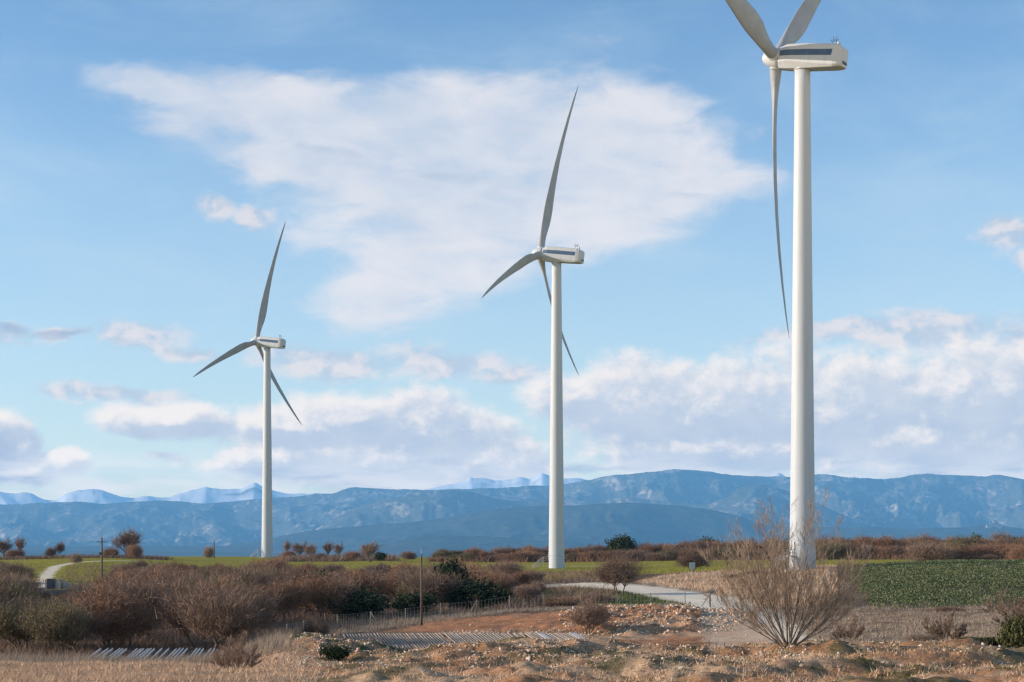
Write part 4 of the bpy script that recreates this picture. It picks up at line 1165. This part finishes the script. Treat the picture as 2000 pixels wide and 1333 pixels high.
x, y, z = scatter_pts(2200, (540, 770), (452, 482), lambda px, d, g: g.random(len(px)) < sstep(.35, .55, fbm(px / 14, d / 30, 3, 95)), seed=35)
o = blades('skyline_undergrowth', x, y, z, 1.9, .14, 6, 'twig_grey', .9, .5, 16); tag(o, 'ragged low scrub between the skyline trees right of the farthest turbine', 'undergrowth', None, 'stuff')
x, y, z = scatter_pts(7000, (-60, 560), (74, 92), keep_belt, seed=29)
o = blades('tall_dry_weeds', x, y, z, .75, .018, 5, 'dry_grey', .25, .35, 13); tag(o, 'tall grey dry weeds around the pale slats at left', 'weeds', None, 'stuff')
def keep_f(px, d, g): return (poly_dist(px, d, [(560, 134), (640, 142), (760, 150), (900, 156), (1080, 158), (1300, 154)]) < 6) & (g.random(len(px)) < .8)
x, y, z = scatter_pts(24000, (540, 1330), (126, 170), keep_f, seed=31)
o = blades('fence_grass', x, y, z, .42, .03, 4, 'dry_grey', .25, .5, 14); tag(o, 'dry grass strip along the wire fence', 'grass', None, 'stuff')
# dark crop: small leaf rosettes
def keep_crop(px, d, g):
    xx = (px - 1000) / F * d * K; return g.random(len(px)) < inside(px, d, CROP, .06) * (1 - .75 * sstep(.50, .64, fbm(xx / 7, d * K / 7, 4, 3)))
x, y, z = scatter_pts(42000, (1600, 2250), (148, 246), keep_crop, logd=False, seed=30)
g = np.random.default_rng(55); per = 5; n = len(x) * per
o3 = np.repeat(np.stack([x, y, z], 1), per, 0) + np.stack([g.normal(0, .16, n), g.normal(0, .16, n), g.uniform(.05, .30, n)], 1)
u = g.normal(0, 1, (n, 3)); u[:, 2] *= .5; u /= np.linalg.norm(u, axis=1)[:, None]; v_ = np.cross(u, g.normal(0, 1, (n, 3))); v_ /= np.linalg.norm(v_, axis=1)[:, None]
sz = g.uniform(.07, .19, (n, 1)); V = np.concatenate([o3 - u * sz * .5, o3 + u * sz * .5, o3 + v_ * sz], 1).reshape(-1, 3); i = np.arange(n)[:, None] * 3
link('crop_leaves', mesh_np('crop_leaves', V, np.concatenate([i, i + 1, i + 2], 1), M['crop']), kind='stuff', label='dark green leafy crop covering the field at right', cat='crop')
def keep_wheat(px, d, g):
    xx = (px - 1000) / F * d * K; Z_ = zones(xx, d * K)[0]; return (Z_['wheat'] > .6) & (Z_['road'] < .2)
x, y, z = scatter_pts(26000, (-100, 2150), (262, 436), keep_wheat, seed=33)
o = blades('wheat_shoots', x, y, z, .16, .12, 3, 'shoot', .5, .6, 15); tag(o, 'short bright green shoots of the field round the turbines', 'crop', None, 'stuff')

# ------------------------------------------------------------------ stones
STONES = []
for s_ in range(8):
    rs = random.Random(900 + s_); bm = bmesh.new()
    for _ in range(11):
        v = rvec(rs); bm.verts.new((v.x * rs.uniform(.7, 1.0), v.y * rs.uniform(.5, .8), v.z * rs.uniform(.4, .65)))
    res = bmesh.ops.convex_hull(bm, input=bm.verts)
    bmesh.ops.delete(bm, geom=[g_ for g_ in bm.verts if not g_.link_faces], context='VERTS')
    bmesh.ops.triangulate(bm, faces=bm.faces)
    me = bpy.data.meshes.new('stone'); bm.to_mesh(me); bm.free(); me.materials.append(M['rock'])
    STONES.append(me)
sv = []; sf = []
for me in STONES:
    a = np.empty(len(me.vertices) * 3, np.float32); me.vertices.foreach_get('co', a); sv.append(a.reshape(-1, 3))
    sf.append(np.array([list(p.vertices) for p in me.polygons], np.int32))


def stone_field(px, d, size, seed, sink=.15):
    g = np.random.default_rng(seed); x = (px - 1000) / F * d * K; y = d * K; z = ground_z(x, y)
    return np.stack([x, y, z + size * (.25 - sink), size, size * F / y, g.integers(0, 8, len(x)), g.uniform(0, 2 * pi, len(x)), g.normal(0, .35, len(x)), g.normal(0, .35, len(x))], 1)


g = np.random.default_rng(77)
parts_ = []
# foreground rubble
n = 42000; px = g.uniform(500, 2120, n); d = np.exp(g.uniform(math.log(48), math.log(86), n))
w = .25 + .75 * sstep(.46, .62, fbm(px / 45, d, 3, 90)); w *= sstep(500, 600, px) * (1 - .55 * sstep(1450, 1700, px)) * sstep(52, 62, d + (px > 1250) * 6)
w *= 1 - .75 * (px < 1000) * (d < 64)
k = g.random(n) < w; px, d = px[k], d[k]
parts_.append(stone_field(px, d, .040 + .040 * g.pareto(2.4, len(px)).clip(0, 3.4), 1))
n = 2600; px = g.uniform(520, 800, n); d = g.uniform(70, 99, n); k = g.random(n) < inside(px, d, HEAP, .06); px, d = px[k], d[k]
parts_.append(stone_field(px, d, .055 + .05 * g.pareto(2.4, len(px)).clip(0, 3.0), 11))
n = 9000; px = g.normal(1180, 230, n); d = g.uniform(59, 80, n); k = g.random(n) < sstep(.42, .60, fbm(px / 30, d / 1.4, 3, 91)) * (px > 780); px, d = px[k], d[k]
parts_.append(stone_field(px, d, .045 + .045 * g.pareto(2.4, len(px)).clip(0, 3.4), 12))
# rock bank above the pit
n = 3600; px = g.uniform(1090, 1480, n); d = g.uniform(126, 150, n)
k = (g.random(n) < inside(px, d, BANK, .10)); px, d = px[k], d[k]
parts_.append(stone_field(px, d, .10 + .12 * g.pareto(2.6, len(px)).clip(0, 2.4), 2))
# stones strewn along the pit and under its upper edge
n = 1500; px = g.uniform(860, 1160, n); d = g.normal(127, 2.2, n); parts_.append(stone_field(px, d, .07 + .08 * g.pareto(2.6, n).clip(0, 2.6), 3))
n = 1600; px = g.uniform(700, 1560, n); d = g.uniform(88, 148, n); parts_.append(stone_field(px, d, .05 + .05 * g.pareto(2.8, n).clip(0, 3), 4))
n = 700; px = g.uniform(1500, 2050, n); d = g.uniform(84, 150, n); parts_.append(stone_field(px, d, .05 + .05 * g.pareto(2.8, n).clip(0, 3), 5))
n = 300; px = g.normal(1275, 25, n); d = g.normal(158, 1.2, n); parts_.append(stone_field(px, d, .06 + .05 * g.pareto(2.8, n).clip(0, 3), 6))
ST = np.concatenate(parts_)
order = np.argsort(-ST[:, 4]); ST = ST[order]
for row in ST[:300]:
    o = bpy.data.objects.new('stone', STONES[int(row[5])]); col.objects.link(o); o.parent = ground
    o.location = row[:3]; o.scale = (row[3],) * 3; o.rotation_euler = (row[7], row[8], row[6])
def rotm(r):
    cz, sz_, cx, sx, cy_, sy = np.cos(r[:, 6]), np.sin(r[:, 6]), np.cos(r[:, 7]), np.sin(r[:, 7]), np.cos(r[:, 8]), np.sin(r[:, 8])
    Rz = np.zeros((len(r), 3, 3)); Rz[:, 0, 0] = cz; Rz[:, 0, 1] = -sz_; Rz[:, 1, 0] = sz_; Rz[:, 1, 1] = cz; Rz[:, 2, 2] = 1
    Rx = np.zeros_like(Rz); Rx[:, 0, 0] = 1; Rx[:, 1, 1] = cx; Rx[:, 1, 2] = -sx; Rx[:, 2, 1] = sx; Rx[:, 2, 2] = cx
    Ry = np.zeros_like(Rz); Ry[:, 1, 1] = 1; Ry[:, 0, 0] = cy_; Ry[:, 0, 2] = sy; Ry[:, 2, 0] = -sy; Ry[:, 2, 2] = cy_
    return Rz @ Ry @ Rx
V = []; Fc = []; off = 0
rest = ST[300:]
for t in range(8):
    rr = rest[rest[:, 5] == t]; base_v = sv[t]; nv = len(base_v)
    vv = np.einsum('nij,vj->nvi', rotm(rr), base_v) * rr[:, 3][:, None, None] + rr[:, None, :3]
    V.append(vv.reshape(-1, 3)); ff = (sf[t][None] + (np.arange(len(rr)) * nv)[:, None, None]).reshape(-1, 3) + off; Fc.append(ff); off += len(rr) * nv
rub = link('rubble', mesh_np('rubble', np.concatenate(V), np.concatenate(Fc), M['rock_stuff']), parent=ground, kind='stuff')

# ------------------------------------------------------------------ slatted roofs lying in the pit
def slat_mesh(L, w, t, mat):
    mb = MB(); mb.box((0, 0, 0), (w, L, t)); return mb.mesh('slat', mat)


def slatted_roof(px0, px1, near_d, near_py, far_d, far_py, shift, spacing, w, mat, label, gaps=(), missing=0., pair=()):
    a = P(px0, near_py, near_d); b_ = P(px1, near_py, near_d)
    nz = a.z; y0_, y1_ = near_d * K, far_d * K; fz = EYE - (far_py - HY) / F * y1_
    root = bpy.data.objects.new('slatted_roof', None); col.objects.link(root); cx = (a.x + b_.x) / 2
    root.location = (cx, y0_, gz(cx, y0_)); gz0 = root.location.z
    tag(root, label, 'slatted roof', 'slatted roofs lying low in the hollow')
    r = random.Random(int(px0)); dirv = Vector((shift, y1_ - y0_, fz - nz)); L = dirv.length
    me = slat_mesh(L, w, .12, mat)
    q = dirv.to_track_quat('Y', 'Z'); x = a.x; i = 0
    while x < b_.x:
        if r.random() > missing:
            mid = Vector((x, y0_, nz)) + dirv * .5 + Vector((0, 0, r.uniform(-.015, .015)))
            o = bpy.data.objects.new('slat', me); col.objects.link(o); o.parent = root; o.location = mid - root.location
            o.rotation_mode = 'QUATERNION'; o.rotation_quaternion = q @ Matrix.Rotation(r.uniform(-.006, .006), 3, 'Z').to_quaternion() @ Matrix.Rotation(r.uniform(-.004, .004), 3, 'X').to_quaternion()
        x += spacing * (1 + r.uniform(-.12, .12)); i += 1
    for px in pair:
        o = bpy.data.objects.new('slat', slat_mesh(L, w * 2.2, .09, M['slat_white'])); col.objects.link(o); o.parent = root
        pp = P(px, near_py, near_d); o.location = Vector((pp.x, y0_, nz + .03)) + dirv * .5 - root.location; o.rotation_mode = 'QUATERNION'; o.rotation_quaternion = q
    for t in (.06, .5, .94):
        c0 = Vector((a.x, y0_, nz - .10)) + dirv * t; c1 = Vector((b_.x, y0_, nz - .10)) + dirv * t
        mb = MB(); mb.box(tuple((c0 + c1) / 2 - root.location), ((c1 - c0).length, .12, .12)); link('beam', mb.mesh('beam', M['post']), root)
        nn = 7
        for k in range(nn):
            p = c0.lerp(c1, k / (nn - 1)); g_ = gz(p.x, p.y) - .2; ztop = p.z - .06
            if ztop - g_ < .05: continue
            mb = MB(); mb.box(tuple(Vector((p.x, p.y, (ztop + g_) / 2)) - root.location), (.12, .10, ztop - g_)); link('post', mb.mesh('post', M['post']), root)
    return root
slatted_roof(692, 1184, 100, 1270, 108, 1238, -1.75, .225, .085, M['slat'], 'long brown slatted roof lying low in the red pit', missing=.05, pair=(1104, 1110, 1172, 1180))
slatted_roof(146, 600, 84, 1299, 92, 1268, -1.0, .23, .055, M['slat_white'], 'pale slatted roof half hidden in dry weeds at left', missing=.30)

# ------------------------------------------------------------------ wire fence, poles, sign
fence_pts = [(560, 1244, 134, 24), (593, 1238, 137, 26), (659, 1234, 141, 33), (724, 1229, 145, 32), (792, 1221, 148, 30), (860, 1216, 150, 33), (931, 1210, 152, 33), (996, 1205, 154, 32), (1063, 1200, 154, 32),
             (1135, 1196, 154, 33), (1206, 1191, 154, 29), (1270, 1190, 153, 29), (1338, 1190, 152, 30), (1387, 1190, 150, 31)]
froot = bpy.data.objects.new('wire_fence', None); col.objects.link(froot)
p0 = P(931, 1210, 152); froot.location = (p0.x, p0.y, gz(p0.x, p0.y)); fo = froot.location.copy()
tag(froot, 'wire mesh fence on thin wooden posts running between the red pit and the thicket', 'fence')
tops = []
pole_post = MB(); pole_post.tube([(0, 0, -.3), (.01, 0, .8), (0, .01, 1.0)], [.055, .05, .045], 7)
for i, (px, by, d, hp) in enumerate(fence_pts):
    p = P(px, by, d); z = gz(p.x, p.y); h = hp / F * p.y
    mb = MB(); rad = .085 if i in (6, 13) else .05; mb.tube([(0, 0, -.3), (random.uniform(-.02, .02), 0, h * .5), (random.uniform(-.05, .05), 0, h)], [rad, rad * .95, rad * .85], 7)
    link('post', mb.mesh('post', M['post'], True), froot, Vector((p.x, p.y, z)) - fo); tops.append((Vector((p.x, p.y, z)), h))
for i, s_ in ((3, 1), (13, -1), (6, -1)):
    b0, h = tops[i]; mb = MB(); q = b0 - fo; mb.tube([q + Vector((s_ * (1.0 if i != 13 else 1.05), -.1, 0)), q + Vector((0, -.06, h * .95))], .045, 6); link('brace', mb.mesh('brace', M['post'], True), froot)
for lv in (.12, .5, .95):
    mb = MB()
    for (a, ha), (b_, hb_) in zip(tops[:-1], tops[1:]): mb.tube([a - fo + Vector((0, 0, ha * lv)), (a + b_) / 2 - fo + Vector((0, 0, (ha + hb_) / 2 * lv - .02)), b_ - fo + Vector((0, 0, hb_ * lv))], .008, 3, cap=False)
    link('wire', mb.mesh('wire', M['galv']), froot)
mb = MB()
for (a, ha), (b_, hb_) in zip(tops[:-1], tops[1:]):
    nn = int((b_ - a).length / .4)
    for k in range(nn):
        t = (k + .5) / nn; p = a.lerp(b_, t) - fo; h = ha * (1 - t) + hb_ * t; mb.tube([p + Vector((0, 0, .1)), p + Vector((0, 0, h * .93))], .0022, 3, cap=False)
link('mesh_wires', mb.mesh('mesh_wires', M['galv']), froot, kind='stuff')

# the low fence and frame in the pit
lroot = bpy.data.objects.new('low_fence', None); col.objects.link(lroot); p0 = P(1416, 1272, 95); lroot.location = (p0.x, p0.y, gz(p0.x, p0.y)); lo = lroot.location.copy()
tag(lroot, 'low sagging wire fence on rusty stakes inside the red pit', 'fence'); prev = None
for px, ty, d in ((1385, 1250, 96), (1400, 1255, 95.5), (1415, 1255, 95), (1429, 1258, 94), (1445, 1260, 93), (1462, 1262, 92)):
    x = (px - 1000) / F * d * K; y = d * K; z = gz(x, y); top = max(z + .55, EYE - (ty - HY) / F * y); h = top - z
    mb = MB(); mb.tube([(0, 0, -.2), (random.uniform(-.04, .04), 0, h)], .03, 5); q = Vector((x, y, z)); link('post', mb.mesh('post', M['wood']), lroot, q - lo)
    if prev is not None:
        mb = MB(); a = prev[0] - lo + Vector((0, 0, prev[1] * .7)); b_ = q - lo + Vector((0, 0, h * .7)); mb.tube([a, (a + b_) / 2 - Vector((0, 0, .06)), b_], .014, 3); link('wire', mb.mesh('wire', M['wood']), lroot)
    prev = (q, h)
fr = bpy.data.objects.new('goal_frame', None); col.objects.link(fr); p = P(1357, 1262, 98); fr.location = (p.x, p.y, gz(p.x, p.y))
tag(fr, 'small rusty goal-shaped metal frame standing in the red pit', 'frame')
for s_ in (-.55, .55):
    mb = MB(); mb.tube([(s_, 0, -.2), (s_, 0, .72)], .03, 6); link('post', mb.mesh('post', M['wood']), fr)
mb = MB(); mb.tube([(-.57, 0, .70), (.57, 0, .73)], .028, 6); link('crossbar', mb.mesh('crossbar', M['wood']), fr)
for px, ty, d, lb in ((1217, 1254, 98, 'short dark stake just right of the brown slatted roof'), (1260, 1250, 99, 'thin pale stake in the red pit below the rock bank'), (1304, 1251, 97, 'grey stake left of the small metal frame in pit')):
    x = (px - 1000) / F * d * K; y = d * K; z = gz(x, y); top = max(z + .5, EYE - (ty - HY) / F * y)
    mb = MB(); mb.tube([(0, 0, -.25), (.02, 0, (top - z) * .5), (.01, .02, top - z)], [.045, .04, .035], 6); o = link('wooden_stake', mb.mesh('wooden_stake', M['post'] if px > 1230 else M['wood'], True), None, (x, y, z), label=lb, cat='stake')
# boulders by the frame
for px, by, d, s_, lb in ((1346, 1272, 96, .42, 'rounded orange boulder under the small metal frame'), (1372, 1274, 95, .40, 'flat orange boulder right of the small metal frame')):
    p = P(px, by, d); z = gz(p.x, p.y)
    bm = bmesh.new(); bmesh.ops.create_icosphere(bm, subdivisions=3, radius=1)
    for v in bm.verts:
        k = 1 + .28 * (float(fbm(np.array([v.co.x * 1.5 + px]), np.array([v.co.y * 1.5 + v.co.z * 1.9]), 3, 5)[0]) - .5) * 2; v.co = Vector((v.co.x * 1.25, v.co.y, v.co.z * .8)) * k * s_
    me = bpy.data.meshes.new('boulder'); bm.to_mesh(me); bm.free()
    if 'clay' not in M: M['clay'] = mottled('orange_clay_rock', (0.40, 0.21, 0.10), (0.26, 0.13, 0.07), 3, 0.95, 0.6)
    me.materials.append(M['clay']); link('boulder', me, None, (p.x, p.y, z + s_ * .35), label=lb, cat='boulder')

# utility poles and their lines
def pole(name, px, by, ty, d, rad, label, arms=True, rod=False):
    p = P(px, by, d); z = gz(p.x, p.y); H = EYE - (ty - HY) / F * p.y - z
    root = bpy.data.objects.new(name, None); col.objects.link(root); root.location = (p.x, p.y, z); tag(root, label, 'utility pole')
    mb = MB(); hh = H - (.55 if rod else 0); mb.tube([(0, 0, -.8), (.01, 0, hh * .5), (0, 0, hh)], [rad, rad * .88, rad * .72], 12); link('pole', mb.mesh('pole', M['wood'], True), root)
    tops_ = []
    if rod:
        mb = MB(); mb.tube([(0, 0, hh - .6), (0, 0, H)], .035, 6); link('metal_pin', mb.mesh('metal_pin', M['galv']), root)
        mb = MB(); mb.tube([(0, 0, hh - .12), (0, 0, hh)], rad * .85, 10); link('band', mb.mesh('band', M['dark']), root)
        tops_.append(Vector((p.x, p.y, z + H)))
    if arms:
        zz = H - .75
        mb = MB(); mb.box((0, -.14, zz), (1.75, .10, .12)); link('crossarm', mb.mesh('crossarm', M['dark']), root)
        for xx in (-.8, .8, 0):
            iz = zz + .06 if xx else H
            mb = MB(); mb.tube([(xx, -.14 if xx else 0, iz), (xx, -.14 if xx else 0, iz + .10), (xx, -.14 if xx else 0, iz + .12), (xx, -.14 if xx else 0, iz + .22), (xx, -.14 if xx else 0, iz + .26)], [.03, .03, .09, .10, .04], 8)
            link('insulator', mb.mesh('insulator', M['galv'], True), root); tops_.append(Vector((p.x + xx, p.y - (.14 if xx else 0), z + iz + .24)))
        mb = MB(); mb.box((-.28, -.05, H * .72), (.30, .25, .40)); link('junction_box', mb.mesh('junction_box', M['dark'], bevel=.02), root)
    return root, tops_
pl1, t1 = pole('utility_pole', 199, 1168, 1050, 235, .17, 'wooden utility pole with crossarm rising from the thicket at left')
pl2, t2 = pole('utility_pole', 823, 1226, 1072, 145, .13, 'lone thin wooden pole in the red soil beside the wire fence', arms=False, rod=True)
pl3, t3 = pole('utility_pole', 418, 1090, 1053, 498, .22, 'short dark mast beside the pale bush on the far skyline', arms=False, rod=True)
def line(name, a, b_, sag, rad, label):
    pts = []
    for k in range(25):
        t = k / 24; q = a.lerp(b_, t); q.z -= sag * 4 * t * (1 - t); pts.append(q - a)
    mb = MB(); mb.tube(pts, rad, 4); return link(name, mb.mesh(name, M['dark']), None, a, label=label, cat='power line')
far_l = P(-260, 1052, 262)
line('power_line', t1[0], far_l + Vector((-.8, 0, 0)), .5, .009, 'front power line running left from the crossarm pole')
line('power_line', t1[1], far_l + Vector((.8, 0, 0)), .5, .009, 'back power line running left from the crossarm pole')
line('power_line', t1[2], t2[0] + Vector((0, 0, -.02)), .9, .008, 'thin power line between the crossarm pole and the lone pole')
line('power_line', t2[0], P(2300, 1068, 130), 1.2, .008, 'thin power line running right from the lone pole')

# sign seen from behind
p = P(1352, 1122, 232); z = gz(p.x, p.y); root = bpy.data.objects.new('metal_sign', None); col.objects.link(root); root.location = (p.x, p.y, z)
tag(root, 'blank grey-green square sign on a post beside the gravel road', 'sign'); zc = EYE - (1105.5 - HY) / F * p.y - z
mb = MB(); mb.box((0, 0, zc), (.92, .04, 1.08)); link('sign_panel', mb.mesh('sign_panel', M['signback'], bevel=.01), root)
for dz in (-.3, .3):
    mb = MB(); mb.box((0, -.04, zc + dz), (.88, .03, .06)); link('bracket', mb.mesh('bracket', M['galv']), root)
mb = MB(); mb.box((0, .055, (zc + .3) / 2 - .15), (.07, .06, zc + .6)); link('post', mb.mesh('post', M['galv']), root)

# small ruin beside the left track
p = P(112, 1142, 252); z = gz(p.x, p.y); root = bpy.data.objects.new('block_hut', None); col.objects.link(root); root.location = (p.x, p.y, z)
tag(root, 'small open concrete block hut beside the left gravel track', 'hut'); s_ = p.y / F
def q(px, dz, sx, sy, sz, nm, mat, dy=0):
    mb = MB(); mb.box(((px - 112) * s_, dy, dz + sz / 2), (sx, sy, sz)); link(nm, mb.mesh(nm, M[mat], bevel=.02), root)
q(101.5, -.6, 1.55, .2, 2.35, 'dark_wall', 'concrete_dark', -.6)
q(92, -.6, .35, 1.6, 2.2, 'side_wall', 'concrete', 0)
q(114.5, -.6, .75, .25, 2.2, 'pillar', 'concrete', -.55)
q(119, -.6, .22, .22, 2.3, 'pillar', 'concrete', -.7)
q(127, -.6, .18, .18, 2.1, 'pillar', 'concrete', -.7)
q(123, 1.52, 1.1, .3, .16, 'lintel', 'concrete', -.7)
q(114, -.6, 3.6, .22, 1.7, 'back_wall', 'concrete', .9)
q(133, -.6, .8, .7, 1.2, 'low_wall', 'concrete', -.3)
# houses of the hilltop village, far away
hx = 0
for i, (px, py, w_, h_) in enumerate(((1930, 1026, 45, 16), (1936, 1024, 34, 20), (1941, 1023, 20, 46), (1947, 1025, 48, 18), (1954, 1027, 40, 15))):
    D_ = 20900; zz = EYE - (py + 2 - HY) / F * D_
    root = bpy.data.objects.new('village_house' if i != 2 else 'church_tower', None); col.objects.link(root); root.location = ((px - 1000) / F * D_, D_, zz - 20)
    tag(root, ['far pale house at the left end of the hilltop village', 'second far pale house left of the village church tower', 'far church tower on top of the village hill', 'far pale house right of the village church tower', 'far pale house at the right end of the hilltop village'][i], 'house' if i != 2 else 'tower')
    mb = MB(); mb.box((0, 0, (h_ + 20) / 2), (w_, 30, h_ + 20)); link('wall', mb.mesh('wall', M['concrete']), root)
    mb = MB(); zt_ = h_ + 20; mb.v = [Vector(v) for v in ((-w_ * .54, -17, zt_), (w_ * .54, -17, zt_), (w_ * .54, 17, zt_), (-w_ * .54, 17, zt_), (-w_ * .5, 0, zt_ + 8), (w_ * .5, 0, zt_ + 8))]
    mb.f = [[0, 1, 5, 4], [2, 3, 4, 5], [0, 4, 3], [1, 2, 5], [0, 3, 2, 1]]; link('roof', mb.mesh('roof', M['concrete_dark']), root)
